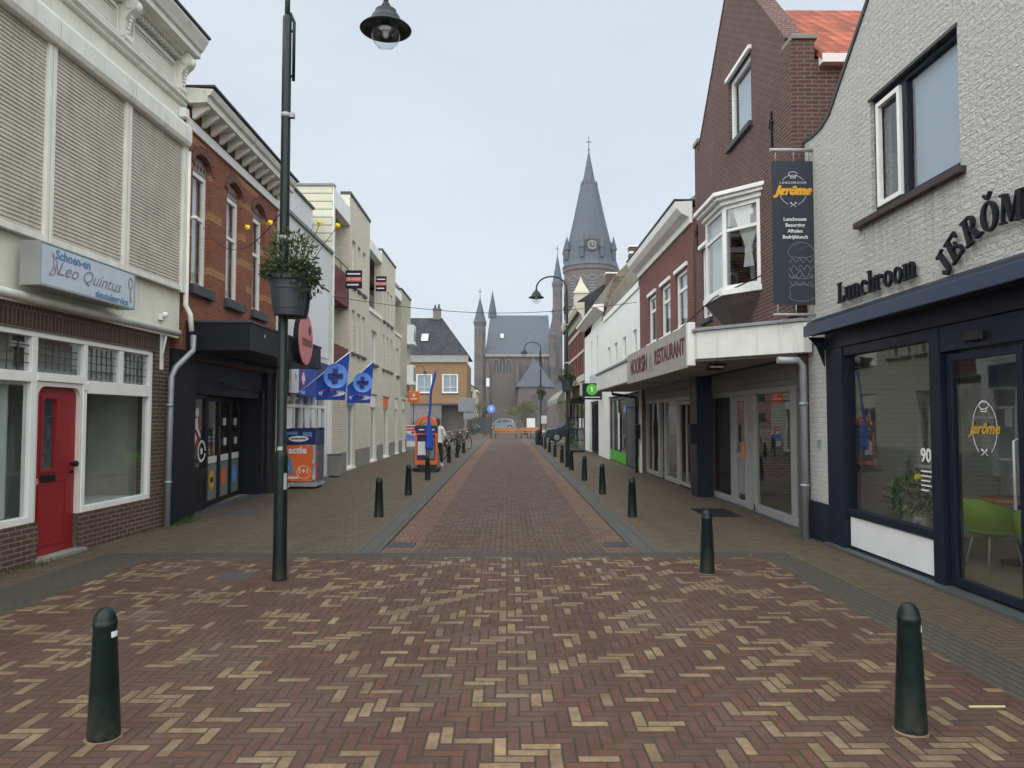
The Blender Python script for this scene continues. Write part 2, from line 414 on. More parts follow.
def shell(b,W,D,H,mat,y0=.25,roof=None,floor=3.1,name='side_wall'):
    m=MB(); t=.2
    m.box(.003,t,y0+.002,D,-.5,H).box(W-t,W-.003,y0+.002,D,-.5,H).box(t,W-t,D-t,D,-.5,H)
    P(name,m,mat,b)
    i=MB().box(t+.002,W-t-.002,y0+.01,D-t-.002,floor-.1,floor+.1)
    i.box(t+.002,W-t-.002,y0+.01,D-t-.002,.0,.03)
    P('interior_floor',i,intfloor,b)
    if roof is not None: P('roof',MB().box(t+.001,W-t-.001,y0+.002,D-t-.001,H-.35,H-.2),roof,b)
def gableroof(b,W,y0,D,ze,zr,mat,ov=.0,t=.1,xr=None,name='roof'):
    xr=xr if xr is not None else W/2
    m=MB(); m.ext([(-ov,ze),(xr,zr),(W+ov,ze),(W+ov,ze-t),(xr,zr-t*1.4),(-ov,ze-t)],'y',y0,D)
    return P(name,m,mat,b)
def sideroof(b,x0,x1,prof,mat,name='roof'):
    """profile in (y,z), extruded along the facade"""
    zb=min(z for y,z in prof)-.12; lo=[(prof[-1][0],zb),(prof[0][0],zb)]
    return P(name,MB().ext(prof+lo,'x',x0,x1),mat,b)
def pipe(name,pts,r,mat,label,cat='drainpipe',clips=()):
    m=MB().tube(pts,r,10)
    o=T(name,label,cat,pts[-1]); q=[Vector(p)-Vector(pts[-1]) for p in pts]
    P('pipe',MB().tube(q,r,12),mat,o)
    c=MB()
    for z in clips:
        c.lathe([(r*1.25,-.02),(r*1.25,.02)],0,0,z-pts[-1][2],12)
    if clips: P('clip',c,mat,o)
    return o
# ================================================================== ground
plaza=herring('plaza_herringbone_pavers',[(0.0922,0.0474,0.0344),(0.0752,0.0416,0.0322),(0.1111,0.0499,0.0338),(0.0616,0.0383,0.0309),(0.0897,0.0516,0.0388),(0.1238,0.0516,0.0330),(0.0837,0.0440,0.0330)],yellow=(0.3110,0.2358,0.1354),W=.071,yamt=.25,dirtamt=.45,dirt=(.068,.064,.045))
roadm=herring('road_purple_pavers',[(0.0943,0.0577,0.0456),(0.0773,0.0509,0.0423),(0.1126,0.0615,0.0456),(0.0880,0.0539,0.0423)],W=.08,dirtamt=.3,dirt=(.07,.062,.055),seed=9.)
walkm=herring('sidewalk_brown_pavers',[(0.1024,0.0791,0.0534),(0.0869,0.0691,0.0476),(0.1189,0.0876,0.0563),(0.0987,0.0724,0.0476)],W=.08,dirtamt=.5,dirt=(.09,.095,.055),seed=31.)
orm=herring('orange_clinker_band',[(0.1584,0.0862,0.0581),(0.1276,0.0748,0.0546),(0.1804,0.0950,0.0616),(0.1144,0.0748,0.0581)],W=.07,dirtamt=.3,dirt=(.12,.10,.07),seed=3.,swap=True)
darkm=brick('dark_grey_paver_strip',(.062,.062,.055),(.082,.078,.066),(.035,.036,.028),.21,.07,.008,.85,.004)
def flatbrick(name,c1,c2,mo,bw,bh,swap=False,ms=.01,stain=.5):
    n=NT(name,.8,.25); co=n.co(); x,y,z=n.sep(co)
    t=n.new('ShaderNodeTexBrick'); t.offset=.5; n.link(n.comb(y,x) if swap else n.comb(x,y),t.inputs['Vector'])
    for k,c in (('Color1',c1),('Color2',c2),('Mortar',mo)): t.inputs[k].default_value=(*c,1)
    for k,c in (('Scale',1),('Mortar Size',ms),('Mortar Smooth',.3),('Bias',0),('Brick Width',bw),('Row Height',bh)): t.inputs[k].default_value=c
    big=n.noise(co,.9,5,.65); fine=n.noise(co,50,3,.7)
    col=n.mix(n.rng(big,.35,.75,0.,stain),t.outputs[0],(c1[0]*.55,c1[1]*.6,c1[2]*.45))
    col=n.mix(n.rng(fine,.3,.7,0.,.35),col,gray(c1,1.5)); n.color(col)
    n.bump(E(n.t,t.outputs['Fac'])*-1.+fine*.3,.005,1.); return n.m
darkm=flatbrick('dark_strip_pavers',(.066,.060,.050),(.086,.076,.060),(.035,.036,.028),.21,.07,True)
darkx=flatbrick('dark_cross_strip_pavers',(.058,.055,.049),(.074,.068,.058),(.035,.036,.028),.21,.07)
kerbm=flatbrick('blue_grey_kerb_slabs',(.082,.084,.079),(.068,.071,.068),(.035,.037,.034),.9,.17,True,.008)
def sheet(name,x0,x1,y0,y1,z,mat,z1=None):
    return S(name,MB().quad((x0,y0,z),(x1,y0,z),(x1,y1,z if z1 is None else z1),(x0,y1,z if z1 is None else z1)),mat)
earth=paint('far_ground',(.10,.095,.085),.95,.2,dirt=0.)
S('ground',MB().quad((-400,-200,-.08),(400,-200,-.08),(400,800,-.08),(-400,800,-.08)),earth)
sheet('square_pavement',-4.34,3.1,-12,9.2,0,plaza)
sheet('dark_paver_strip',-5.02,-4.34,-12,9.2,0,darkm); sheet('dark_paver_strip',3.1,3.52,-12,9.2,0,darkm)
sheet('dark_paver_strip',-5.02,3.52,9.2,9.5,0,darkx)
sheet('sidewalk',-7.5,-5.02,-12,9.5,0,walkm); sheet('sidewalk',3.52,6.5,-12,9.5,0,walkm)
sheet('sidewalk',-9.5,-1.95,9.5,60,0,walkm); sheet('sidewalk',1.95,6.5,9.5,52,0,walkm)
kb=MB()
for x0,x1 in ((-1.95,-1.62),(1.64,1.95)):
    kb.box(x0,x1,9.5,60,-.06,.0)
S('kerb',kb,kerbm)
for n_,x0,x1,m_ in (('gutter_band',-1.62,-1.16,orm),('gutter_band',1.26,1.64,orm),('road',-1.16,1.26,roadm)):
    S(n_,MB().quad((x0,9.5,-.001),(x1,9.5,-.001),(x1,10.4,-.025),(x0,10.4,-.025)).quad((x0,10.4,-.025),(x1,10.4,-.025),(x1,60,-.025),(x0,60,-.025)),m_)
sheet('far_road',-60,60,60,74,-.02,roadm); sheet('church_square',-60,60,74,200,-.015,walkm)
# drain grates in the gutters, metal cover, door mat
def grate(x,y,w,l,label):
    m=MB(); 
    for k in range(9): m.box(x-w/2+.02,x+w/2-.02,y-l/2+.03+k*(l-.06)/9,y-l/2+.03+k*(l-.06)/9+.018,-.03,.006)
    m.frame(0,1,0,1,0,1,.1) if 0 else None
    m.box(x-w/2,x-w/2+.02,y-l/2,y+l/2,-.03,.008).box(x+w/2-.02,x+w/2,y-l/2,y+l/2,-.03,.008)
    m.box(x-w/2+.02,x+w/2-.02,y-l/2,y-l/2+.02,-.03,.008).box(x-w/2+.02,x+w/2-.02,y+l/2-.02,y+l/2,-.03,.008)
    o=P('drain_grate',m,lead); tag(o,label,'drain grate','drain grates in the gutter bands'); return o
for x,y,l in ((-1.42,10.15,'square iron drain grate in the orange band on the left of the road'),(1.47,10.15,'square iron drain grate in the orange band on the right of the road')):
    o=grate(x,y,.34,.34,l); o.location.z=-.012
tag(P('manhole_cover',MB().box(-3.1,-2.75,8.0,8.3,-.02,.005),lead,None,.004),'small square iron cover in the herringbone paving left of the lamp post','manhole cover')
tag(P('utility_cover',MB().box(-4.95,-4.45,13.0,13.9,-.02,.005),darkgrey,None,.004),'dark rectangular utility cover in front of the black shopfront doors','utility cover')
m=MB()
for k in range(10): m.box(3.45,4.05,12.9+k*.11,12.98+k*.11,0,.014)
m.box(3.43,4.07,12.88,14.0,-.01,.008)
tag(P('door_mat',m,blackgloss),'flat black rubber mat before the grey glass doors','door mat')
# ================================================================== RIGHT: white brick lunchroom
J=T('lunchroom_building','white painted rough brick gabled lunchroom with navy shopfront','building',(4.36,10.72,0),-PI/2)
W=9.2
gab=[(0,-.5),(W,-.5),(W,5.6),(8.5,5.75),(7.4,6.6),(4.6,9.2),(1.95,6.68),(.86,5.78),(.6,5.70),(.3,5.69),(0,5.72)]
P('wall',MB().slab(gab,0,.25,[rect(1.96,3.69,4.12,5.5),rect(.62,8.4,-.2,2.84)]),wbrick,J)
P('gable_coping',MB().slab([(-.03,5.725),(.3,5.695),(.6,5.705),(.86,5.785),(1.95,6.685),(4.6,9.21),(4.6,9.26),(1.91,6.73),(.82,5.83),(.58,5.745),(.3,5.735),(-.03,5.765)],-.02,.33),lead,J)
P('plinth',MB().box(-.004,.625,-.03,.0-.001,-.1,.53),bluebrick,J)
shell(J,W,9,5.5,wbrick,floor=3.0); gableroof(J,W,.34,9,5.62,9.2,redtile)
f=window(J,1.96,3.69,4.12,5.5,y=.05,fm=navy,fw=.07,fd=.07,vs=(2.62,),vw=.09,label='dark framed window with a white casement')
P('casement',MB().frame(2.03,2.56,4.19,5.43,.025,.08,.055),white,f,.004)
P('blind',MB().slab([(2.69,4.2),(3.62,4.2),(3.62,5.42),(2.69,5.42)],.14,.15),vent,f)  # its blue also stands in for sky mirrored in the fixed pane
P('window_sill',MB().slab([(1.62,4.03),(3.78,4.03),(3.78,4.10),(1.62,4.10)],-.08,.11),paint('brown_sill',(.05,.028,.025),.5),J,.006)
P('window_lintel',MB().box(1.93,3.70,-.012,.1,5.495,5.53),lead,J)
# shopfront
sf=MB()
def bar(m,x0,x1,z0,z1,y0=.02,y1=.14): m.box(x0,x1,y0,y1,z0,z1)
bar(sf,.625,1.10,.02,2.62,-.02,.2); bar(sf,3.08,3.26,.02,2.62,-.01,.2); bar(sf,5.55,5.75,.02,2.62,-.01,.2); bar(sf,8.2,8.39,.02,2.62)
bar(sf,1.10,3.08,.455,.54); bar(sf,1.10,3.08,2.5,2.62,.0,.13); bar(sf,1.10,3.08,.0,.05); bar(sf,5.75,8.2,.455,.54); bar(sf,5.75,8.2,0,.05); bar(sf,5.75,8.2,2.5,2.62)
bar(sf,3.26,5.55,2.36,2.62,.0,.14); bar(sf,.625,8.39,2.622,2.838,-.03,.15)
SF=P('shopfront_frame',sf,navy,J,.006)
pn=MB().quad((1.10,.07,.54),(3.08,.07,.54),(3.08,.07,2.5),(1.10,.07,2.5)).quad((5.75,.07,.54),(8.2,.07,.54),(8.2,.07,2.5),(5.75,.07,2.5))
P_split('window_glass',pn,shopglass,J)
P('white_panel',MB().box(1.13,3.05,.045,.06,.07,.44),wprint,J,.003)
for a,b_ in ((3.30,4.40),(4.42,5.52)):
    d=P('sliding_door',MB().frame(a,b_,.06,2.34,.04,.1,.08),navy,J,.005)
    P('pane',MB().quad((a+.07,.07,.13),(b_-.07,.07,.13),(b_-.07,.07,2.27),(a+.07,.07,2.27)),shopglass,d,recalc=False)
    P('handle',MB().tube([(b_-.05,.02,.9),(b_-.05,-.02,.92),(b_-.05,-.02,1.5),(b_-.05,.02,1.52)],.012,8),alu,d)
P('door_sensor',MB().box(3.72,4.0,-.05,.0-.001,2.42,2.5),blackgloss,J,.01)
P('threshold',MB().box(.64,8.38,-.10,.2,-.05,.035),darkgrey,J,.004)
# awning cassette
aw=MB(); aw.ext([(-.02,2.95),(-.02,3.05),(-.12,3.06),(-.24,3.0),(-.3,2.92),(-.28,2.84),(-.16,2.82),(-.02,2.84)],'x',.58,8.7)
A=P('awning_cassette',aw,navy,J,.01)
P('awning_rail',MB().box(.60,8.68,-.31,-.27,2.80,2.95),paint('navy_rail',(.03,.045,.085),.35),A,.008)
P('corner_bracket',MB().ext([(-.03,2.8),(-.25,2.8),(-.14,2.68),(-.03,2.4)],'x',.6,.63),navy,A)
# letters ---------------------------------------------------------------
def glyph(ch):
    m=MB(); dz=[0]
    def pc(o,holes=()):
        m.slab(o,-.03-dz[0]*.0012,0,holes); dz[0]+=1
    def st(x0,x1,z0,z1): pc(rect(x0,x1,z0,z1))
    if ch=='L': st(.08,.27,.0,1);st(0,.36,.93,1.0);st(0,.66,0,.08);st(.58,.66,.08,.32)
    if ch in 'nmhr':
        st(.08,.25,0,1.0 if ch=='h' else .68); st(0,.33,0,.07); st(0,.25,.93 if ch=='h' else .61,1.0 if ch=='h' else .68)
    if ch in 'nh': pc(ringarc(.36,.42,.26,.27,.15,.08,0,150)); st(.47,.62,0,.42); st(.4,.7,0,.07)
    if ch=='m': pc(ringarc(.34,.42,.22,.27,.13,.08,0,150)); st(.43,.56,0,.42); st(.37,.61,0,.07); pc(ringarc(.66,.42,.22,.27,.13,.08,0,150)); st(.75,.88,0,.42); st(.69,.96,0,.07)
    if ch=='u': st(.08,.25,.24,.68);st(0,.25,.61,.68);pc(ringarc(.34,.26,.26,.27,.15,.08,180,350));st(.45,.62,.0,.68);st(.37,.62,.61,.68);st(.45,.72,0,.07)
    if ch=='r': pc(ringarc(.42,.44,.2,.25,.08,.1,50,170)); pc(ell(.5,.55,.085,.085))
    if ch=='c': pc(ringarc(.36,.34,.32,.36,.17,.07,55,310)); pc(ell(.53,.52,.085,.085))
    if ch=='o': pc(ell(.36,.34,.34,.36),[ell(.36,.34,.17,.28)[::-1]])
    if ch=='J': st(.28,.47,.18,1);st(.15,.6,.93,1);pc(ringarc(.27,.2,.2,.22,.16,.08,180,360));pc(ell(.13,.2,.09,.09))
    if ch=='E': st(.1,.3,0,1);st(0,.72,.92,1);st(0,.74,0,.08);st(.3,.55,.46,.54);st(.5,.56,.36,.64);st(.65,.72,.72,.92);st(.67,.74,.08,.3)
    if ch=='R': st(.1,.3,0,1);st(0,.45,.93,1);st(0,.4,0,.07);pc(ringarc(.42,.73,.3,.27,.17,.07,-90,90));st(.3,.45,.46,.53);pc([(.4,.48),(.58,.48),(.86,.0),(.66,.0)]);st(.6,.95,0,.07)
    if ch=='O': pc(ell(.42,.5,.42,.52),[ell(.42,.5,.22,.44)[::-1]]);pc([(.22,1.25),(.3,1.3),(.42,1.17),(.58,1.32),(.66,1.26),(.46,1.07),(.38,1.07)])
    if ch=='M': st(.1,.18,0,1);st(0,.28,0,.07);pc([(.1,1),(.3,1),(.58,.2),(.5,.02)]);pc([(.52,.02),(.6,.2),(.82,1),(.74,1)]);st(.8,1.0,0,1);st(0,.2,.93,1);st(.72,1.1,0,.07);st(.9,1.1,.93,1)
    return m
def letters(parent,items,mat,name='letter'):
    for ch,s,z,rot,sx,sz in items:
        m=glyph(ch); w={'m':.96,'M':1.1,'J':.6}.get(ch,.72)
        mt=Matrix.Translation((s,0,z))@Matrix.Rotation(-R(rot),4,'Y')@Matrix.Diagonal((sx,1,sz,1))@Matrix.Translation((-w/2,0,-.5 if ch.isupper() and ch!='L' else 0))
        m.xform(mt); P(name,m,mat,parent)
LT=T('sign_lettering','black raised serif letters reading Lunchroom JERÔME on the white brick','sign lettering',(4.325,10.72,0),-PI/2)
it=[];s=1.13
for ch in 'Lunchroom':
    wch={'L':.62,'m':.96,'r':.5,'c':.62}.get(ch,.70); it.append((ch,s+wch*.13,3.185,0,.268,.262)); s+=wch*.268+.022
letters(LT,it,black)
letters(LT,[('J',3.46,3.22,42,.27,.27),('E',3.63,3.335,34,.27,.27),('R',3.88,3.445,20,.27,.27),('O',4.15,3.50,7,.27,.27),('M',4.47,3.50,-4,.28,.26),('E',4.79,3.43,-18,.27,.27)],black)
# interior things seen through the glass
def chair_shell(x,y,rz,label):
    t=T('tub_chair',label,'chair',(x,y,.03),rz,'green tub chairs in the lunchroom')
    m=MB(); n=18; vs=[];fs=[]
    for lvl,(r,z) in enumerate(((.20,.38),(.27,.46),(.30,.6),(.31,.78))):
        for k in range(n+1):
            a=R(-40+260*k/n); drop=.0 if lvl<2 else (.12*(lvl-1))*max(0,(abs(k-n/2)/(n/2)-.3))
            vs.append((r*math.cos(a),r*math.sin(a),z-drop))
    for l in range(3):
        for k in range(n): fs.append((l*(n+1)+k,l*(n+1)+k+1,(l+1)*(n+1)+k+1,(l+1)*(n+1)+k))
    m.add(vs,fs,True); o=P('backrest',m,paint('lime_green_shell',(.20,.34,.03),.5,.06,dirt=0),t)
    o.modifiers.new('t','SOLIDIFY').thickness=.03
    P('seat',MB().lathe([(.001,.40),(.24,.40),(.26,.43),(.24,.46),(.001,.46)]),MATS['lime_green_shell'],t)
    for sx in (-1,1):
        for sy in (-1,1): P('leg',MB().tube([(.13*sx,.13*sy,.4),(.2*sx,.2*sy,0)],.012),alu,t)
P('interior_backing',MB().box(.21,8.9,2.6,2.65,.03,2.9),interior,J)  # wall added close behind the glass to make the windows look lighter
chair_shell(5.35,7.35,2.4,'lime green tub chair just inside the lunchroom door')
chair_shell(5.75,6.75,.6,'lime green tub chair deeper inside the lunchroom doorway')
chair_shell(5.4,8.3,1.6,'lime green tub chair behind the lunchroom shop window')
def foliage(m,c,rx,ry,rz,n,size=.05,seed=1,down=0.):
    rn=random.Random(seed)
    for k in range(n):
        while 1:
            p=Vector((rn.uniform(-1,1),rn.uniform(-1,1),rn.uniform(-1,1)))
            if p.length<1 and (p.length>.45 or rn.random()<.3): break
        q=Vector((c[0]+p.x*rx,c[1]+p.y*ry,c[2]+p.z*rz))
        d=(p+Vector((rn.gauss(0,.5),rn.gauss(0,.5),rn.gauss(0,.5)-down))).normalized(); u=d.orthogonal().normalized(); u=Matrix.Rotation(rn.random()*6.3,3,d)@u
        s=size*rn.uniform(.6,1.4); w=d.cross(u)
        nn=(u*.35+d*.0)
        m.add([q,q+d*s*.5+w*s*.22+u*s*.08,q+d*s,q+d*s*.5-w*s*.22+u*s*.08],[(0,1,2,3)])
    return m
leafg=leafm('leaf_green',(.045,.085,.025)); leafd=leafm('leaf_dark',(.022,.045,.016)); leafp=leafm('leaf_pale',(.11,.17,.08))
pt=T('potted_plant','leafy potted plant with one yellow bloom inside the lunchroom window','plant',(4.95,9.0,.25))
P('stand',MB().box(-.2,.2,-.2,.2,-.22,-.003),wood,pt,.01); P('pot',MB().lathe([(.1,0),(.14,.25),(.15,.27),(.13,.27)]),white,pt)
P('foliage',foliage(MB(),(0,0,.5),.34,.34,.26,420,.1,5),leafp,pt,recalc=False)
P('bloom',MB().ball((-.05,-.12,.74),.05),yflower,pt)
tb=T('cafe_table','low wooden table inside the lunchroom window','table',(5.9,8.6,.03))
P('table_top',MB().lathe([(.001,.7),(.38,.7),(.38,.74),(.001,.74)],n=28),wood,tb); P('leg',MB().tube([(0,0,0),(0,0,.7)],.03),lead,tb); P('foot',MB().lathe([(.001,0),(.22,0),(.2,.02),(.001,.02)]),lead,tb)
# window lettering: logo on the door and house number
lg=T('window_sticker','white and yellow round logo sticker on the lunchroom glass door','window sticker',(4.36+.062,10.72-3.84,1.60),-PI/2)
P('ring',MB().ext(ringarc(0,0,.18,.25,.005,.005,-60,240,40),'y',-.002,.0),wprint,lg)
text('script_lettering','Jerôme',.145,paint('mustard_print',(.42,.27,.03),.6),lg,(0,-.004,0),shear=.35,bold=.004)
text('small_lettering','LUNCHROOM',.035,greyp,lg,(0,-.004,.10),spacing=1.5)
def chefhat(m,x,z,s,y=-.003):
    m.ext(ringarc(x,z,s,.6*s,.1*s,.1*s,0,360,24),'y',y-.002,y); m.ext(rect(x-.6*s,x+.6*s,z-.9*s,z-.8*s),'y',y-.002,y); m.ext(rect(x-.6*s,x-.5*s,z-.8*s,z-.5*s),'y',y-.002,y); m.ext(rect(x+.5*s,x+.6*s,z-.8*s,z-.5*s),'y',y-.002,y)
def cutlery(m,x,z,s,y=-.003):
    for k in (-1,1):
        mm=MB(); mm.ext(rect(-.06*s,.06*s,-s,s*.6),'y',y-.002,y); mm.ext(ell(0,s*.8,.2*s,.3*s,n=12),'y',y-.0045,y-.0025)
        mm.xform(Matrix.Translation((x,0 if k<0 else -.004,z))@Matrix.Rotation(k*R(55),4,'Y')); m.add(mm.v,mm.f)
hm=MB(); chefhat(hm,0,.22,.07); cutlery(hm,0,-.22,.05); P('emblem',hm,wprint,lg)
hn=T('window_lettering','white opening hours lettering beside number 90 on the lunchroom window','window lettering',(4.36+.062,10.72-2.86,1.3),-PI/2)
text('house_number','90',.2,wprint,hn,(0,0,0),bold=.004); 
P('text_lines',MB().box(-.1,.1,-.001,.001,-.17,-.155).box(-.1,.1,-.001,.001,-.22,-.205).box(-.1,.07,-.001,.001,-.27,-.255).box(-.1,.1,-.001,.001,-.32,-.305).box(-.1,.04,-.001,.001,-.37,-.355),wprint,hn)
tag(P('wall_box',MB().box(4.34,4.365,10.33,10.42,1.28,1.4),zinc,None,.004),'small grey box screwed to the white brick corner pier','wall box')
# ---- hanging banner
bn=T('hanging_banner','tall dark blue banner with orange script logo and burger drawing on steel arms','banner',(4.07,10.45,0))
P('banner_cloth',MB().box(-.30,.30,-.008,.008,3.3,5.36),paint('dark_blue_banner',(.025,.033,.05),.6,.1,dirt=.1),bn)
ar=MB().tube([(-.32,0,5.52),(.40,0,5.52)],.028,12).tube([(-.3,0,3.16),(.37,0,3.16)],.02,10); ar.lathe([(.06,-.01),(.06,.01)],0,0,0,16) if 0 else None
for x in (-.24,.02,.24): ar.tube([(x,0,5.52),(x,0,5.36)],.009,6); ar.tube([(x,0,3.3),(x,0,3.16)],.009,6)
ar.box(.37,.385,-.07,.07,5.42,5.62).box(.35,.375,-.06,.06,3.08,3.24)
P('support_arm',ar,alu,bn)
text('script_lettering','Jerôme',.17,yprint,bn,(0,-.014,4.93),shear=.35,bold=.012)
text('small_lettering','LUNCHROOM',.045,wprint,bn,(0,-.012,5.045),spacing=1.5)
for k,tx in enumerate(('Lunchroom','Bezorging','Afhalen','Bedrijfslunch')):
    text('service_lettering',tx,.07,wprint,bn,(0.02,-.012,4.52-k*.085),bold=.0015)
em=MB(); em.ext(ringarc(0,4.94,.2,.22,.005,.005,40,140,20),'y',-.012,-.009); em.ext(ringarc(0,4.94,.2,.22,.005,.005,190,250,20),'y',-.012,-.009); em.ext(ringarc(0,4.94,.2,.22,.005,.005,290,350,20),'y',-.012,-.009); chefhat(em,0,5.17,.065,-.010); cutlery(em,0,4.73,.05,-.010)
P('emblem',em,wprint,bn)
bg=MB(); Lw=.0035
def ln(m,pts,w=Lw,y=-.011):
    for a,b_ in zip(pts,pts[1:]):
        d=Vector((b_[0]-a[0],b_[1]-a[1])); 
        if d.length<1e-5: continue
        nrm=Vector((-d.y,d.x)).normalized()*w
        m.ext([(a[0]+nrm.x,a[1]+nrm.y),(a[0]-nrm.x,a[1]-nrm.y),(b_[0]-nrm.x,b_[1]-nrm.y),(b_[0]+nrm.x,b_[1]+nrm.y)],'y',y-.002,y)
cx=.10
ln(bg,[(cx-.17,4.03)]+ell(cx,4.02,.19,.17,0,180,16)[::-1]+[(cx+.18,4.03)]); ln(bg,ell(cx,4.01,.17,.04,180,360,12))
for k in range(12): rn=random.Random(k); a=(cx+rn.uniform(-.12,.12),4.08+rn.uniform(-.02,.06)); ln(bg,[a,(a[0]+.012,a[1]+.006)],.002)
for z,am in ((3.93,.03),(3.83,.035),(3.70,.03),(3.6,.03)):
    ln(bg,[(cx-.18+.02*i,z+am*math.sin(i*1.3+z*9)) for i in range(19) if cx-.18+.02*i<.29])
ln(bg,ell(cx-.01,3.72,.17,.05,160,380,14)); ln(bg,ell(cx,3.52,.18,.07,20,170,14)); ln(bg,ell(cx,3.42,.18,.07,180,350,14)); ln(bg,[(cx-.17,3.5),(cx-.16,3.42)]); ln(bg,[(cx-.15,3.8),(cx-.1,3.68),(cx-.02,3.8),(cx+.06,3.66),(cx+.13,3.79)])
P('burger_drawing',bg,paint('pale_grey_print',(.22,.24,.25),.6),bn)
# ================================================================== RIGHT: purple brick gable with bay window
B=T('restaurant_building','dark purple brick stepped-shoulder gable house with white bay window','building',(4.25,16.6,0),-PI/2)
W=5.84
out=[(0,-.5),(W,-.5),(W,7.3),(W-.34,7.3),(W-.34,7.45),(3.05,10.0),(2.62,10.0),(.36,7.62),(.36,7.8),(0,7.8)]
bayh=rect(1.95,4.2,3.95,5.5)
P('wall',MB().slab(out,0,.3,[rect(.1,5.78,-.2,2.62),rect(2.6,3.9,6.85,8.12),bayh,rect(.55,1.25,3.8,5.35)]),dbrick,B)
P_isl('gable_coping',MB().slab([(.36,7.625),(2.6,10.0),(2.57,10.03),(.33,7.66)],-.015,.31).slab([(W-.34,7.455),(3.07,10.0),(3.10,10.03),(W-.31,7.49)],-.015,.31),dbrick,B)
P_isl('shoulder_stone',MB().box(-.03,.39,-.04,.34,7.803,7.9).box(W-.40,W+.03,-.04,.34,7.303,7.38),stone,B,.01)
P('corner_pilaster',MB().box(W-.36,W-.005,-.06,-.001,3.2,7.29),dbrick,B)
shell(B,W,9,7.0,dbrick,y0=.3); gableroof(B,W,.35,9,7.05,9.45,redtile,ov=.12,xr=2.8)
P('gutter',MB().box(W-.02,W+.14,.36,9,6.9,7.03),white,B)
window(B,2.6,3.9,6.85,8.12,y=.06,fw=.09,vs=(),hs=(),cur='blind',sill=lead,label='square white framed upper window')
P('window_hood',MB().box(2.55,3.95,-.06,.05,8.12,8.2),white,B,.01)
window(B,.55,1.25,3.8,5.35,y=.03,fw=.07,hs=(4.75,),sill=lead,cur='full',label='narrow flush window beside the bay')
P('window_hood',MB().box(.48,1.32,-.08,.04,5.35,5.44),white,B,.01)
an=MB()
for s,z in ((4.9,6.3),(.2,5.7)): an.box(s-.02,s+.02,-.03,-.001,z-.3,z+.3); an.tube([(s-.08,-.02,z+.05),(s-.02,-.03,z+.18),(s+.08,-.02,z+.1)],.015,6)
P_isl('wall_anchor',an,black,B)
# bay window (plan points in local s,y)
pl=[(4.25,0),(3.65,-.45),(2.5,-.45),(1.9,0)]
bay=P('bay_window',MB(),white,B) if 0 else None
def baygrow(d): 
    return [(pl[0][0]+d*1.1,.0),(pl[1][0]+d*.6,pl[1][1]-d),(pl[2][0]-d*.6,pl[2][1]-d),(pl[3][0]-d*1.1,.0)]
BW=P('bay_window',MB().ext(baygrow(.05),'z',3.84,3.94),white,B,.008,label='white timber bay window with net curtain')
fr=MB()
def seg_frame(m,a,b_,z0,z1,hs=(),w=.07,t=.06):
    a=Vector((*a,0));b_=Vector((*b_,0)); L=(b_-a).length; mm=MB().frame(0,L,z0,z1,0,t,w,(),hs)
    ang=math.atan2(b_.y-a.y,b_.x-a.x); mm.xform(Matrix.Translation(a)@Matrix.Rotation(ang,4,'Z')); m.add(mm.v,mm.f)
for a,b_ in ((pl[3],pl[2]),(pl[2],pl[1]),(pl[1],pl[0])): seg_frame(fr,a,b_,3.94,5.42,(4.98,))
P('frame',fr,white,BW,.004)
gq=MB()
for a,b_ in ((pl[3],pl[2]),(pl[2],pl[1]),(pl[1],pl[0])): gq.quad((a[0],a[1]+.035,4.0),(b_[0],b_[1]+.035,4.0),(b_[0],b_[1]+.035,5.38),(a[0],a[1]+.035,5.38))
P('pane',gq,glass,BW,recalc=False)
P('cornice',MB().ext(baygrow(.06),'z',5.42,5.5).ext(baygrow(.14),'z',5.5,5.56).ext(baygrow(.2),'z',5.56,5.63),white,BW,.006)
ld=MB(); top=baygrow(.17); ld.add([(x,y,5.632) for x,y in top]+[(3.9,-.005,5.76),(2.25,-.005,5.76)],[(0,1,4),(1,2,5,4),(2,3,5)]); P('lead_roof',ld,zinc,BW)
cb=MB(); lv=[(3.84,0.,.02),(3.7,.0,-.06),(3.5,0,-.2),(3.25,0,-.36)]
vs=[];fs=[]
for z,_,d in lv:
    g=[(x,min(y,-.003)) for x,y in baygrow(d)]; k=max(0,-d)*1.0; vs+=[(x+(3.07-x)*k*1.2,y,z) for x,y in g]
for i in range(3):
    for k in range(3): fs.append((i*4+k,i*4+k+1,(i+1)*4+k+1,(i+1)*4+k))
fs.append((12,13,14,15)); cb.add(vs,fs); P('bay_corbel',cb,paint('dark_corbel',(.10,.075,.07),.8,.3,dirt=.5),BW)
cu=MB()   # tied-back net curtain in the camera-side pane, plain net in the front
def net(m,a,b_,z0,z1,prof):
    n=22;k=10;vs=[];fs=[]
    for j in range(k+1):
        t=j/k; w=prof(t)
        for i in range(n+1):
            u=.5+(i/n-.5)*w; p=Vector(a).lerp(Vector(b_),u); vs.append((p.x,p.y+.12+.02*math.sin(i*2.1),z1+(z0-z1)*t))
    for j in range(k):
        for i in range(n): fs.append((j*(n+1)+i,j*(n+1)+i+1,(j+1)*(n+1)+i+1,(j+1)*(n+1)+i))
    m.add(vs,fs,True)
net(cu,pl[1],pl[0],4.55,5.38,lambda t: max(.09,.85*(1-t*1.02)**.8) if t<.85 else .12+.5*(t-.85)); net(cu,pl[1],pl[0],4.3,4.56,lambda t:.14+.12*t)
net(cu,pl[2],pl[1],4.02,5.38,lambda t:.94)
P('curtain',cu,curtain,BW,recalc=False)
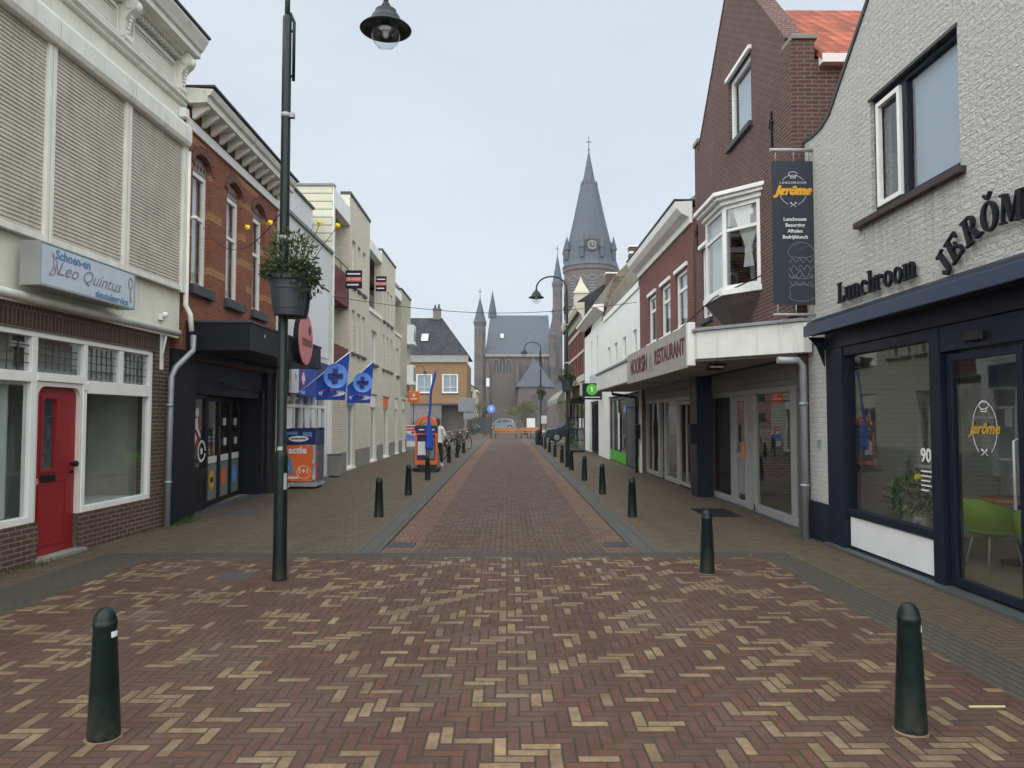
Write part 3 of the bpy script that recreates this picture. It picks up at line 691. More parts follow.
# ground floor shopfront of the restaurant, set back
g=MB(); Y0=.2
def K(Y): return 16.6-Y
for a,b_ in ((16.4,16.28),(14.85,14.62),(13.82,13.42),(11.7,11.5),(11.08,10.98)): g.box(K(a),K(b_),Y0,Y0+.09,.03,2.14)
g.box(K(16.4),K(10.98),Y0-.003,Y0+.093,2.12,2.22).box(K(16.4),K(14.85),Y0,Y0+.09,.03,.14).box(K(13.5),K(11.7),Y0,Y0+.09,.03,.16).box(K(11.5),K(11.08),Y0,Y0+.09,.03,.16).box(K(14.62),K(13.82),Y0,Y0+.09,.03,.1)
RF=P('shopfront_frame',g,alu,B,.005)
P_split('window_glass',MB().quad((K(16.3),Y0+.05,.1),(K(14.8),Y0+.05,.1),(K(14.8),Y0+.05,2.13),(K(16.3),Y0+.05,2.13)).quad((K(13.45),Y0+.05,.1),(K(11.05),Y0+.05,.1),(K(11.05),Y0+.05,2.13),(K(13.45),Y0+.05,2.13)),shopglass,B)
d=P('glass_door',MB().frame(K(14.6),K(13.84),.05,2.11,Y0-.01,Y0+.05,.09,(),(1.0,)),alu,B,.004)
P('pane',MB().quad((K(14.55),Y0+.03,.1),(K(13.9),Y0+.03,.1),(K(13.9),Y0+.03,2.05),(K(14.55),Y0+.03,2.05)),shopglass,d,recalc=False)
P('handle',MB().box(K(14.02),K(13.88),Y0-.07,Y0-.012,.95,1.25),wood,d,.01)
fb=MB()
for k in range(4): fb.box(K(16.45),K(10.9),Y0-.03-(.006*(k%2)),Y0+.05,2.222+k*.095,2.222+k*.095+.088)
P('fascia_boards',fb,panelgrey,B)
P('step',MB().box(K(16.45),K(10.9),Y0-.05,Y0+.2,-.05,.028),darkgrey,B)
P('pillar',MB().box(K(16.62),K(16.05),-.16,.19,-.05,2.6),navy,B,.01)
P('pier',MB().box(K(10.92),K(10.79),-.0+.005,.29,-.05,2.61),darkgrey,B)
lb=T('letterbox','black letterbox on the navy pillar of the restaurant front','letterbox',(4.05,16.12,1.15))
P('box',MB().box(-.12,.03,-.14,.14,0,.42),black,lb,.015); P('flap',MB().box(-.135,-.12,-.11,.11,.30,.36),lead,lb)
wp=T('interior_panel','white notice panel standing inside the restaurant window','notice panel',(4.9,15.6,.03)); P('board',MB().box(-.02,.02,-.35,.35,.1,.95),wprint,wp); P('foot',MB().box(-.12,.12,-.3,.3,0,.03),lead,wp)
# canopy over the restaurant
CN=T('shop_canopy','white box canopy carrying the restaurant sign over the grey glass doors','canopy',(4.25,16.6,0),-PI/2)
cp=[(K(10.74),-.003),(K(10.50),.08),(K(10.50),-.04),(K(11.75),-1.24),(K(18.25),-1.24),(K(18.25),-.003)]
P('fascia',MB().ext(cp,'z',2.63,3.07),concrete,CN,.01); 
P('roof_edge',MB().ext([(K(10.74),-.003),(K(10.48),.07),(K(10.47),-.06),(K(11.72),-1.28),(K(18.3),-1.28),(K(18.3),-.003)],'z',3.073,3.12),zinc,CN,.004)
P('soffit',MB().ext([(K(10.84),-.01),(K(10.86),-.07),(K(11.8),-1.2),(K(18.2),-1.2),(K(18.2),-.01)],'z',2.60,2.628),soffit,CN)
fl=T('flood_light','black rimmed flood light under the canopy corner','flood light',(3.35,11.9,2.6)); P('housing',MB().frame(-.14,.14,-.11,.11,-.02,.02,.03).xform(Matrix.Rotation(R(70),4,'X')@Matrix.Rotation(0,4,'Z')).xform(Matrix.Translation((0,0,-.08))),black,fl,.004); P('lens',MB().box(-.11,.11,-.08,.08,-.09,-.08),wprint,fl); P('bracket',MB().tube([(0,0,0),(0,0,-.07)],.012),black,fl)
sg=T('restaurant_sign','long weathered grey sign board with dark red lettering on the canopy edge','sign',(2.97,18.15,0),-PI/2)
P('board',MB().box(0,6.1,-.03,.03,2.52,3.22),paint('pinkish_grey_sign',(.36,.34,.31),.7,.12,dirt=.4),sg,.006)
P('end_post',MB().box(6.1,6.24,-.06,.06,2.54,3.24),white,sg,.01)
text('name_lettering','NOORSIN',.50,paint('faded_maroon',(.12,.035,.035),.6,.2,dirt=0),sg,(1.55,-.038,2.86),sx=.92,bold=.008)
text('restaurant_lettering','RESTAURANT',.40,MATS['faded_maroon'],sg,(4.62,-.038,2.88),sx=1.02,bold=.006)
tp=MB(); tp.box(2.78,3.12,-.036,-.031,2.66,2.70).box(2.82,3.08,-.036,-.031,2.78,2.81).box(2.85,3.05,-.036,-.031,2.9,2.93)
for x in (2.86,2.95,3.04): tp.box(x-.012,x+.012,-.036,-.031,2.70,2.78).box(x-.012,x+.012,-.036,-.031,2.81,2.9)
tp.slab([(2.8,2.93),(3.1,2.93),(2.95,3.08)],-.036,-.031); P('temple_emblem',tp,greyp,sg)
pipe('drainpipe',[(3.85,10.55,2.52),(4.14,10.55,2.52),(4.21,10.55,2.44),(4.21,10.55,.0)],.05,zinc,'grey zinc drainpipe between the restaurant and the white brick corner',clips=(1.9,.75))
# ================================================================== RIGHT: brown brick house with three windows
B2=T('brick_house','red brown brick house with white cornice and three tall windows','building',(4.2,23.4,0),-PI/2)
W=6.77
def K2(Y): return 23.4-Y
P('wall',MB().slab(rect(0,W,-.5,6.45),0,.3,[rect(K2(18.4),K2(17.2),3.86,5.25),rect(K2(20.15),K2(19.0),3.86,5.25),rect(K2(21.95),K2(20.85),3.86,5.25),rect(.25,6.3,-.2,2.62)]),rbrick,B2)
shell(B2,W,8,6.3,rbrick,y0=.3,roof=lead)
P('cornice',MB().ext([(-.001,6.12),(-.06,6.12),(-.08,6.25),(-.25,6.33),(-.36,6.45),(-.4,6.6),(-.001,6.62)],'x',-.05,W-.02),white,B2,.01)
P('gutter_top',MB().box(-.05,W-.02,-.42,.3,6.622,6.66),lead,B2)
for a,b_ in ((18.4,17.2),(20.15,19.0),(21.95,20.85)):
    window(B2,K2(a),K2(b_),3.86,5.25,y=.05,fw=.1,hs=(4.8,),sill=white,cur='sides'); P('window_hood',MB().box(K2(a)-.05,K2(b_)+.05,-.05,.04,5.255,5.35),white,B2,.008)
g=MB()
for a,b_ in ((23.1,22.95),(21.2,21.0),(20.4,20.25),(18.9,18.7),(17.2,17.1)): g.box(K2(a),K2(b_),.1,.2,.03,2.15)
g.box(K2(23.1),K2(17.1),.097,.203,2.13,2.22).box(K2(23.1),K2(21.2),.1,.2,.03,.14).box(K2(20.25),K2(18.9),.1,.2,.03,.14)
P('shopfront_frame',g,alu,B2,.005)
P_split('window_glass',MB().quad((K2(22.95),.15,.1),(K2(21.2),.15,.1),(K2(21.2),.15,2.13),(K2(22.95),.15,2.13)).quad((K2(20.3),.15,.1),(K2(18.9),.15,.1),(K2(18.9),.15,2.13),(K2(20.3),.15,2.13)),shopglass,B2)
d=P('open_door',MB().frame(0,.95,.04,2.1,0,.05,.08).xform(Matrix.Translation((K2(18.7),.12,0))@Matrix.Rotation(R(62),4,'Z')),alu,B2)
P('door_leaf',MB().frame(K2(18.68),K2(17.22),.05,2.11,.11,.16,.08,(K2(17.95),)),alu,B2,.004)
P('fascia_boards',MB().box(K2(23.1),K2(17.1),.08,.18,2.222,2.40).box(K2(23.1),K2(17.1),.07,.18,2.41,2.6),panelgrey,B2)
P('pier',MB().box(K2(17.08),K2(16.85),.02,.29,-.05,2.61),navy,B2)
P('white_pier',MB().box(-.001,.24,-.05,-.003,-.05,2.6),wrender,B2)
lb=T('letterbox','black letterbox on the white pier beside the green shop window','letterbox',(4.13,23.25,1.05)); P('box',MB().box(-.14,.0,-.15,.15,0,.45),black,lb,.015); P('flap',MB().box(-.15,-.142,-.12,.12,.3,.36),lead,lb)
# ================================================================== RIGHT: long white house with four small windows
W3=T('white_house','long white rendered shop house with four small windows and mossy tiled roof','building',(4.2,32.0,0),-PI/2)
W=8.58
def K3(Y): return 32.0-Y
P('wall',MB().slab(rect(0,W,-.5,6.0),0,.3,[rect(K3(a),K3(a-.75),3.85,4.6) for a in (24.75,26.95,29.0,30.9)]+[rect(K3(30.8),K3(23.7),-.2,2.55)]),wrender,W3)
shell(W3,W,9,5.6,wrender,y0=.3)
P('eaves_board',MB().box(-.03,W,-.05,-.001,5.82,6.03),white,W3,.006)
sideroof(W3,0,W,[(-.02,6.1),(.3,7.0),(1.5,8.6),(3.2,9.8),(9,6.0)],oldtile)
for a in (24.75,26.95,29.0,30.9): window(W3,K3(a),K3(a-.75),3.85,4.6,y=.06,fw=.07,fm=white,sill=None)
g=MB()
for a in (30.8,29.6,28.6,26.75,24.3,23.85): g.box(K3(a),K3(a-.14),.06,.16,.03,2.4)
g.box(K3(30.8),K3(23.71),.057,.163,2.38,2.5); P('shopfront_frame',g,darkgrey,W3,.004)
P_split('window_glass',MB().quad((K3(30.7),.1,.1),(K3(26.7),.1,.1),(K3(26.7),.1,2.4),(K3(30.7),.1,2.4)).quad((K3(24.2),.1,.1),(K3(23.8),.1,.1),(K3(23.8),.1,2.4),(K3(24.2),.1,2.4)),shopglass,W3)
P_isl('green_plinth',MB().box(K3(30.7),K3(26.7),.05,.09,.03,.42).box(K3(24.2),K3(23.73),.05,.09,.03,.42),gprint,W3)
P('glass_door',MB().box(K3(26.6),K3(25.5),.08,.14,.04,2.36).box(K3(25.45),K3(24.35),.08,.14,.04,2.36),darkgrey,W3,.01)
P('sill_board',MB().box(K3(28.5),K3(28.1),.04,.05,.5,1.9),wprint,W3)
P('fanlight_panel',MB().box(K3(26.4),K3(24.6),.03,.055,2.08,2.37),paint('dark_teal',(.02,.06,.05),.4),W3)
C2=T('shop_canopy','plain white concrete canopy along the long white house','canopy',(4.2,24.9,0),-PI/2)
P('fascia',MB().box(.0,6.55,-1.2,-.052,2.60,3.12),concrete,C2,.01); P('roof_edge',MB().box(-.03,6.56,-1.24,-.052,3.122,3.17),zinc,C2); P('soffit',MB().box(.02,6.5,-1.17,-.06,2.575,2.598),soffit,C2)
pipe('drainpipe',[(3.3,23.3,2.57),(3.3,23.3,2.45),(4.02,23.3,2.35),(4.05,23.3,2.25),(4.05,23.3,0)],.045,black,'black drainpipe with a bend below the white canopy')
# ================================================================== RIGHT: narrow white house
W4=T('white_house','narrow white rendered house with two slit windows and a deep white cornice','building',(4.2,40.1,0),-PI/2)
W=8.05
def K4(Y): return 40.1-Y
P('wall',MB().slab(rect(0,W,-.5,6.5),0,.3,[rect(K4(37.1),K4(36.5),3.7,5.5),rect(K4(34.7),K4(34.1),3.7,5.5),rect(K4(37.6),K4(34.2),-.2,2.5)]),wrender,W4)
shell(W4,W,9,6.1,wrender,y0=.3)
for a in (37.1,34.7): window(W4,K4(a),K4(a-.6),3.7,5.5,y=.05,fw=.06,hs=(4.7,),sill=white)
P('cornice',MB().ext([(-.001,6.3),(-.1,6.32),(-.3,6.45),(-.45,6.5),(-.45,6.62),(-.001,6.64)],'x',-.04,W),white,W4,.01)
sideroof(W4,0,W,[(-.0,6.66),(.5,7.9),(3.0,10.4),(9,6.1)],oldtile)
P('door',MB().frame(K4(37.55),K4(34.25),.03,2.45,.08,.15,.1,(K4(36.4),K4(35.5))).box(K4(37.5),K4(34.3),.151,.17,.05,2.4),black,W4,.004)
ch=P('chimney',MB().box(K4(39.6),K4(39.0),2.3,2.9,9.6,10.75),leobrick,W4); P('chimney_band',MB().box(K4(39.63),K4(38.97),2.27,2.93,10.4,10.5).box(K4(39.66),K4(38.94),2.24,2.96,10.752,10.83),white,ch)
ch=P('chimney',MB().box(K4(39.9),K4(39.4),1.1,1.7,8.4,9.4),leobrick,W4,label='lower brick chimney'); P('chimney_band',MB().box(K4(39.93),K4(39.37),1.07,1.73,9.402,9.47),white,ch)
P('light_box',MB().box(K4(36.6),K4(34.2),-.14,-.003,2.75,3.75),paint('pale_grey_panel',(.5,.53,.56),.5),W4,.006)
gs=T('projecting_sign','navy projecting sign with a green disc and white mark on the narrow white house','sign',(3.78,33.0,0))
P('box',MB().box(-.44,.42,-.09,.09,2.52,3.24),navy,gs,.01); P('disc',MB().ext(ell(-.02,2.96,.25,.25),'y',-.1,-.092),paint('bright_green_disc',(.10,.55,.03),.4),gs)
P('mark',MB().ext(rect(-.05,.01,2.85,3.08),'y',-.105,-.1005).ext(rect(-.09,-.05,3.02,3.08),'y',-.105,-.1005),wprint,gs); P('lettering',MB().box(-.34,.34,-.094,-.0905,2.6,2.64),wprint,gs)
# ================================================================== RIGHT: cream trimmed brick corner house
C5=T('corner_house','brick corner house with yellow cream trims and maroon shutters','building',(4.2,50.6,0),-PI/2)
W=10.45
yc=paint('yellow_cream_trim',(.46,.44,.35),.6,.1,dirt=.2)
hol=[];
for k in range(4): hol.append(rect(1.0+k*2.35,1.9+k*2.35,4.2,6.6))
P('wall',MB().slab(rect(0,W,-.5,7.4),0,.3,hol+[rect(.5,W-.5,-.2,2.7)]),rbrick,C5)
shell(C5,W,9,7.2,rbrick,y0=.3)
P('cornice',MB().ext([(-.001,7.1),(-.12,7.1),(-.18,7.3),(-.4,7.5),(-.5,7.75),(-.5,7.95),(-.001,7.98)],'x',-.06,W+.06),yc,C5,.01)
P('trim_band',MB().box(-.001,W+.004,-.05,-.001,3.75,4.1).box(0,W,-.045,-.001,5.3,5.45).box(0,W,-.045,-.001,6.62,6.8).box(0,W,-.25,-.001,2.9,3.6),yc,C5,.006)
for k in range(4):
    x=1.0+k*2.35; window(C5,x,x+.9,4.2,6.6,y=.08,fw=.08,hs=(5.6,),fm=yc)
    P('shutter',MB().box(x-.5,x-.03,-.043,-.003,4.2,6.6).box(x+.93,x+1.4,-.043,-.003,4.2,6.6),maroon,C5)
sideroof(C5,-.05,W+.05,[(-.4,8.0),(1.6,9.3),(4.5,9.3),(9,7.5)],darktile)
P('dormer',MB().box(.5,1.4,.3,1.2,8.0,10.0).lathe([(.75,0),(.7,.12),(.25,.7),(.02,1.2)],.95,.75,10.002,4,False,PI/4),yc,C5)
g=MB().frame(.55,W-.55,.03,2.65,.06,.16,.1,(2.6,5.2,7.8),(.6,)); P('shopfront_frame',g,black,C5); P_split('window_glass',MB().quad((.6,.1,.1),(W-.6,.1,.1),(W-.6,.1,2.6),(.6,.1,2.6)),shopglass,C5)
n=NT('striped_canvas',.8); x,y,z=n.sep(n.co()); n.color(n.mix(((x*3.2).op('FRACT')).op('GREATER_THAN',.5),(.09,.15,.10),(.42,.44,.32))); striped=n.m
for (x0,x1,lab) in ((.8,4.8,'far green and cream striped awning of the corner house'),(5.2,10.2,'near green and cream striped awning of the corner house')):
    a=T('striped_awning',lab,'awning',(4.2,50.6,0),-PI/2,'striped awnings of the corner house'); m=MB()
    pr=[(-.26,3.55),(-.7,3.45),(-1.2,3.15),(-1.5,2.75),(-1.5,2.5)]
    m.ext(pr+[(y+.02,z-.03) for y,z in pr[::-1]],'x',x0,x1); P('canvas',m,striped,a); P('frame',MB().tube([(x0,-1.47,2.55),(x1,-1.47,2.55)],.02).tube([(x0+.05,-1.47,2.6),(x0+.05,-.05,2.7)],.015).tube([(x1-.05,-1.47,2.6),(x1-.05,-.05,2.7)],.015),black,a)
st=T('terrace_screen','black metal terrace shelf with plants and glass by the striped awning','terrace screen',(3.45,37.4,0))
m=MB().frame(-.35,.42,.05,1.75,-.02,.02,.03,(),(.6,1.15)); m.box(-.35,.42,-.02,.25,.58,.61).box(-.35,.42,-.02,.25,1.13,1.16).box(-.4,.47,-.1,.3,0,.05); P('frame',m,black,st); P('glass_panel',MB().box(-.32,.4,-.005,.005,.1,1.1),shopglass,st)
P('foliage',foliage(MB(),(-.15,.1,1.38),.25,.15,.2,160,.09,3),leafp,st,recalc=False)
# ================================================================== LEFT: cream shoe repair shop
LE=T('shoe_repair_shop','cream rendered shop house with roller shutters, red door and brown brick plinth','building',(-5.73,3.0,0),R(87.71))
W=9.2
def Q(Y): return Y-3.0
holes=[rect(Q(5.2),Q(11.42),.48,2.72),rect(Q(8.84),Q(9.66),-.2,.47)]
# lower brick front: one outline with the door notch joined to the window opening
op=[(Q(5.2),.48),(Q(8.84),.48),(Q(8.84),-.2),(Q(9.66),-.2),(Q(9.66),.48),(Q(11.42),.48),(Q(11.42),2.72),(Q(5.2),2.72)]
P('brick_front',MB().slab(rect(0,Q(11.87),-.5,2.74),0,.25,[op]),leobrick,LE)
P('soldier_course',MB().box(0,Q(11.87),.0,.25,2.742,3.0),leosold,LE)
P('wall',MB().box(0,W-.02,.004,.25,3.0,7.7),cream,LE)
shell(LE,W-.12,8,7.5,cream,roof=lead,floor=3.2)
g=MB(); y0,y1=.03,.13
g.frame(Q(5.2),Q(11.42),.48,2.72,y0,y1,.07) if 0 else None
for a,b_ in ((5.2,5.27),(8.70,8.80),(9.70,9.78),(11.33,11.42)): g.box(Q(a),Q(b_),y0,y1,.48,2.72)
g.box(Q(8.745),Q(8.84),y0-.002,y1+.02,.0,.478).box(Q(9.66),Q(9.745),y0-.002,y1+.02,.0,.478)
g.box(Q(5.27),Q(8.70),y0,y1,.48,.56).box(Q(9.78),Q(11.33),y0,y1,.48,.56).box(Q(5.27),Q(11.33),y0-.006,y1-.002,2.65,2.72)
g.box(Q(5.27),Q(8.70),y0-.01,y1-.006,2.12,2.24).box(Q(9.78),Q(11.33),y0-.01,y1-.006,2.02,2.19).box(Q(8.8),Q(9.7),y0-.01,y1-.006,2.14,2.24)
g.box(Q(10.53),Q(10.63),y0+.003,y1-.003,2.19,2.65).box(Q(7.0),Q(7.08),y0+.003,y1-.003,.56,2.65)
F=P('shopfront_frame',g,white,LE,.006)
# door surround with rounded head
ds=MB().slab([(Q(8.802),.0),(Q(8.802),2.138),(Q(9.698),2.138),(Q(9.698),.0),(Q(9.66),.0),(Q(9.66),1.95)]+[(Q(9.66)-.13+.13*math.cos(R(a)),1.95+.13*math.sin(R(a))) for a in (15,35,55,75,90)]+[(Q(8.84)+.13+.13*math.cos(R(a)),1.95+.13*math.sin(R(a))) for a in (90,105,125,145,165)]+[(Q(8.84),1.95),(Q(8.84),.0)],.04,.15)
P('door_surround',ds,paint('pale_pink_white',(.62,.58,.55),.5,.06),LE,.004)
D=P('door',MB().slab(rect(Q(8.842),Q(9.658),.05,2.10),.10,.145,[rect(Q(9.02),Q(9.26),1.08,1.93)]),red,LE)
P('panel_moulding',MB().frame(Q(8.96),Q(9.50),.16,.95,.09,.099,.02).frame(Q(8.98),Q(9.30),1.04,1.97,.085,.099,.035),red,D,.003)
P('pane',MB().quad((Q(9.02),.12,1.08),(Q(9.26),.12,1.08),(Q(9.26),.12,1.93),(Q(9.02),.12,1.93)),glass,D,recalc=False)
ld=MB()
for z in (1.25,1.72): ld.box(Q(9.02),Q(9.26),.112,.118,z-.006,z+.006)
for x in (9.08,9.2): ld.box(Q(x)-.004,Q(x)+.004,.110,.111,1.08,1.93)
ld.slab([(Q(9.14),1.36),(Q(9.19),1.50),(Q(9.14),1.64),(Q(9.09),1.50)],.105,.109); P('leaded_bars',ld,lead,D)
P('letter_slot',MB().box(Q(8.99),Q(9.27),.082,.1,.93,1.01),black,D,.006); P('handle',MB().ball((Q(9.57),.03,1.12),.04).tube([(Q(9.57),.1,1.12),(Q(9.57),.03,1.12)],.015).ball((Q(9.57),.08,1.02),.022),black,D)
text('house_number','75',.09,white,D,(Q(8.92),.096,.94))
P('threshold',MB().box(Q(8.8),Q(9.72),-.06,.2,-.05,.045),stone,LE,.01)
P('number_plate',MB().box(Q(9.71),Q(9.77),.008,.018,2.06,2.14),wprint,LE)
gq=MB()
for a,b_,z0,z1 in ((5.27,7.0,.56,2.12),(7.08,8.7,.56,2.12),(9.78,11.33,.56,2.02),(5.27,7.0,2.24,2.65),(7.08,8.7,2.24,2.65),(8.8,9.7,2.24,2.65),(9.78,10.53,2.19,2.65),(10.63,11.33,2.19,2.65)):
    gq.quad((Q(a),.08,z0),(Q(b_),.08,z0),(Q(b_),.08,z1),(Q(a),.08,z1))
P_split('window_glass',gq,glass,LE)
ld=MB()
for a,b_,z0,z1,nx in ((7.08,8.7,2.24,2.65,9),(5.27,7.0,2.24,2.65,9),(8.88,9.62,2.28,2.62,6),(9.82,10.5,2.22,2.63,6),(10.66,11.3,2.22,2.63,6)):
    for k in range(1,nx): x=Q(a+(b_-a)*k/nx); ld.box(x-.005,x+.005,.07,.076,z0,z1)
    for k in range(1,4): z=z0+(z1-z0)*k/4; ld.box(Q(a),Q(b_),.064,.069,z-.005,z+.005)
P('leaded_bars',ld,lead,LE)
P('interior_frame',MB().frame(Q(9.95),Q(10.35),1.05,1.75,.5,.53,.03),wprint,LE)
P('upper_pane_backing',MB().box(Q(8.85),Q(11.3),.22,.225,2.2,2.66).box(Q(5.3),Q(8.65),.22,.225,2.26,2.66),paint('grey_pane_backing',(.34,.36,.34),.9,.3,scale=20.),LE)  # planes added behind the leaded panes to keep them from looking black
P('window_ledge',MB().box(Q(9.8),Q(11.3),.26,.9,.5,.54),wprint,LE)
lc=MB(); 
for a,b_ in ((7.1,8.6),): 
    vs=[];fs=[]
    for i in range(41): u=Q(a+(b_-a)*i/40); yy=.20+.03*math.sin(i*1.3); vs+=[(u,yy,.56),(u,yy,2.1)]
    for i in range(40): fs.append((2*i,2*i+2,2*i+3,2*i+1))
    lc.add(vs,fs,True)
P('curtain',lc,paint('grey_net_curtain',(.55,.60,.57),.9,.1),LE,recalc=False)
P('interior_backing',MB().box(.21,W-.21,1.3,1.35,.03,3.0),paint('sage_interior',(.42,.48,.43),.9),LE)  # pale green-grey backing added near the glass to lift the dark windows
P('awning_roll',MB().tube([(Q(3.0),-.10,3.06),(Q(11.95),-.10,3.06)],.055,14),creamtrim,LE); 
P('awning_bracket',MB().tube([(Q(11.6),-.02,2.62),(Q(11.6),-.08,2.98)],.015).box(Q(11.57),Q(11.63),-.03,-.0+.002,2.45,3.0),white,LE)
# roller shutters
fl_=[(4.0,6.45),(6.55,8.22),(8.34,9.98)]
fl_=[(3.9,6.0),(6.15,8.65),(8.80,10.31),(10.46,12.03)]
for i,(a,b_) in enumerate(fl_):
    m=MB(); z=3.84; pr=[]
    while z<6.28: pr+=[(-.055,z),(-.07,z+.012),(-.07,z+.034),(-.055,z+.044)]; z+=.05
    pr+=[(-.03,6.3),(-.03,3.84)]
    m.ext([(y,zz) for y,zz in pr],'x',Q(a),Q(b_)); SH=P('roller_shutter',m,slatgrey,LE)
    P('shutter_box',MB().ext([(-.004,6.14),(-.17,6.14),(-.20,6.2),(-.20,6.42),(-.17,6.48),(-.004,6.52)],'x',Q(a)-.07,Q(b_)+.06),creamtrim,SH,.008)
    P('bottom_rail',MB().box(Q(a),Q(b_),-.10,-.03,3.76,3.838),creamtrim,SH,.004)
g=MB()
for x in (6.075,8.725,10.385,12.08): g.box(Q(x)-.072,Q(x)-.01,-.11,-.003,3.74,6.15).box(Q(x)+.01,Q(x)+.072,-.11,-.003,3.74,6.15)
P_isl('shutter_guide',g,creamtrim,LE,.006)
P('string_course',MB().ext([(-.003,6.84),(-.05,6.86),(-.05,6.9),(-.1,6.93),(-.1,6.98),(-.003,7.0)],'x',0,W),creamtrim,LE,.004)
fp=MB()
for a,b_ in ((7.9,10.2),(10.55,11.85)): fp.frame(Q(a),Q(b_),7.05,7.44,-.03,-.003,.05); fp.frame(Q(a)+.07,Q(b_)-.07,7.12,7.37,-.015,-.002,.02)
P_isl('frieze_panel',fp,creamtrim,LE,.004)
dn=MB(); x=Q(5.)
while x<W-.05: dn.box(x,x+.045,-.1,-.003,7.5,7.57); x+=.09
P('dentil_row',dn,creamtrim,LE)
P('cornice',MB().ext([(-.003,7.575),(-.14,7.58),(-.16,7.62),(-.30,7.63),(-.30,7.72),(-.34,7.74),(-.37,7.8),(-.43,7.9),(-.43,7.94),(-.003,7.95)],'x',-.1,W-.08),creamtrim,LE,.004)
P('cornice_cap',MB().box(-.12,W-.06,-.46,.3,7.953,7.985),lead,LE)
for s in (Q(7.75),Q(10.3),Q(11.95)):
    m=MB(); m.ext([(-.003,6.98),(-.08,6.96),(-.12,7.02),(-.09,7.12),(-.10,7.28),(-.16,7.36),(-.23,7.42),(-.26,7.52),(-.22,7.61),(-.003,7.62)],'x',s-.09,s+.09)
    for sx in (-.095,.095):
        m.tube([(s+sx-.01*(1 if sx<0 else -1),-.17,7.49),(s+sx*1.06,-.17,7.49)],.075,14); m.tube([(s+sx-.01*(1 if sx<0 else -1),-.075,7.07),(s+sx*1.04,-.075,7.07)],.05,12)
    for k in range(5): m.ball((s,-.105-.012*k,7.12+.055*k),.035,.02,.03,8,6)
    m.ball((s,-.25,7.48),.06,.05,.07,10,7)
    P('corbel',m,creamtrim,LE,.004)
P('junction_box',MB().box(Q(12.0),Q(12.14),-.12,-.003,6.62,6.78),white,LE,.01)
P('alarm_lamp',MB().ball((Q(11.55),-.08,3.3),.05).box(Q(11.5),Q(11.62),-.06,-.003,3.22,3.3),white,LE)
sb=T('shop_sign','white light box sign with blue and grey shoe repair lettering on the cream front','sign',(-5.73,3.0,0),R(87.71))
P('light_box',MB().box(Q(8.28),Q(10.2),-.33,-.11,3.20,3.66),paint('aged_sign_white',(.50,.58,.66),.45,.06,dirt=.15),sb,.01)
P('box_rim',MB().frame(Q(8.26),Q(10.22),3.18,3.68,-.335,-.10,.02),alu,sb,.003)
text('blue_lettering','Schoen-en',.15,teal,sb,(Q(8.86),-.333,3.575),bold=.003,sx=1.05); text('blue_lettering','sleutelservice',.13,teal,sb,(Q(9.68),-.333,3.255),bold=.002,sx=1.05)
text('name_lettering','Leo Quintus',.225,greyp,sb,(Q(9.20),-.333,3.42),shear=.45,bold=-.001,sx=1.15)
sm=MB(); 
for pts in ([(8.42,3.33),(8.47,3.32),(8.52,3.36),(8.50,3.44),(8.47,3.58)],[(8.52,3.36),(8.55,3.48),(8.47,3.58)],[(8.55,3.48),(8.57,3.34)],[(8.42,3.33),(8.46,3.37),(8.50,3.44)]): ln(sm,[(Q(a),b_) for a,b_ in pts],.006,-.333)
P('shoe_emblem',sm,paint('faded_pink_grey',(.30,.22,.30),.5),sb)
km=MB(); km.ext(ringarc(Q(10.10),3.52,.055,.08,.014,.014,0,360,20),'y',-.336,-.333); km.ext(rect(Q(10.09),Q(10.11),3.27,3.44),'y',-.336,-.333); km.ext(rect(Q(10.11),Q(10.135),3.27,3.29),'y',-.336,-.333); km.ext(rect(Q(10.11),Q(10.13),3.32,3.335),'y',-.336,-.333)
P('key_emblem',km,greyp,sb)
# drainpipes between the cream shop and the red brick house
pipe('drainpipe',[(-5.27,12.18,6.1),(-5.27,12.18,3.55),(-5.20,12.2,3.4),(-5.17,12.2,3.12)],.04,creamtrim,'cream upper drainpipe at the corner of the shoe repair shop',clips=(5.,))
pipe('drainpipe',[(-5.14,12.2,3.05),(-5.12,12.15,2.8),(-5.24,11.8,2.5),(-5.27,11.72,2.35),(-5.28,11.70,0)],.045,zinc,'grey lower drainpipe with a bend beside the black shopfront',clips=(1.9,.7,))
# ================================================================== LEFT: bright red brick house over black shop
L2=T('red_brick_house','bright red brick house with yellow bands and white bracketed cornice above a black shop','building',(-5.35,12.25,0),PI/2)
W=4.95
def Q2(Y): return Y-12.25
wins=((12.55,13.33),(14.09,14.9),(15.55,16.32))
P('wall',MB().slab(rect(0,W,-.5,7.0),0,.3,[arch(Q2(a),Q2(b_),3.97,6.08,10,.2) for a,b_ in wins]+[rect(.12,W-.12,-.2,2.7)]),lbrick,L2)
shell(L2,W,9,6.7,lbrick,y0=.3,roof=lead)
for a,b_ in wins:
    a,b_=Q2(a),Q2(b_)
    f=window(L2,a,b_,3.97,6.0,y=.1,fw=.085,hs=(5.22,),sill=None,cur='sides')
    P('sill',MB().box(a-.08,b_+.08,-.09,.098,3.80,3.972),lead,f,.01)
    P('arch_panel',MB().slab(arch(a+.002,b_-.002,6.003,6.08,10,.19),.09,.14),stone,f); dm=MB()
    for k in range(5): x=a+.12+(b_-a-.24)*k/4; dm.slab([(x,6.06),(x+.04,6.11),(x,6.16),(x-.04,6.11)],.08,.089)
    P_isl('arch_ornament',dm,MATS['red_brown_brick'],f)
    P('brick_arch',MB().slab(ringarc((a+b_)/2,6.02,(b_-a)/2+.14,.42,.135,.135,8,172,16),-.03,-.001),MATS['red_brown_brick'],f)
P('frieze',MB().box(-.02,W+.02,-.05,-.001,6.55,6.72),white,L2,.006)
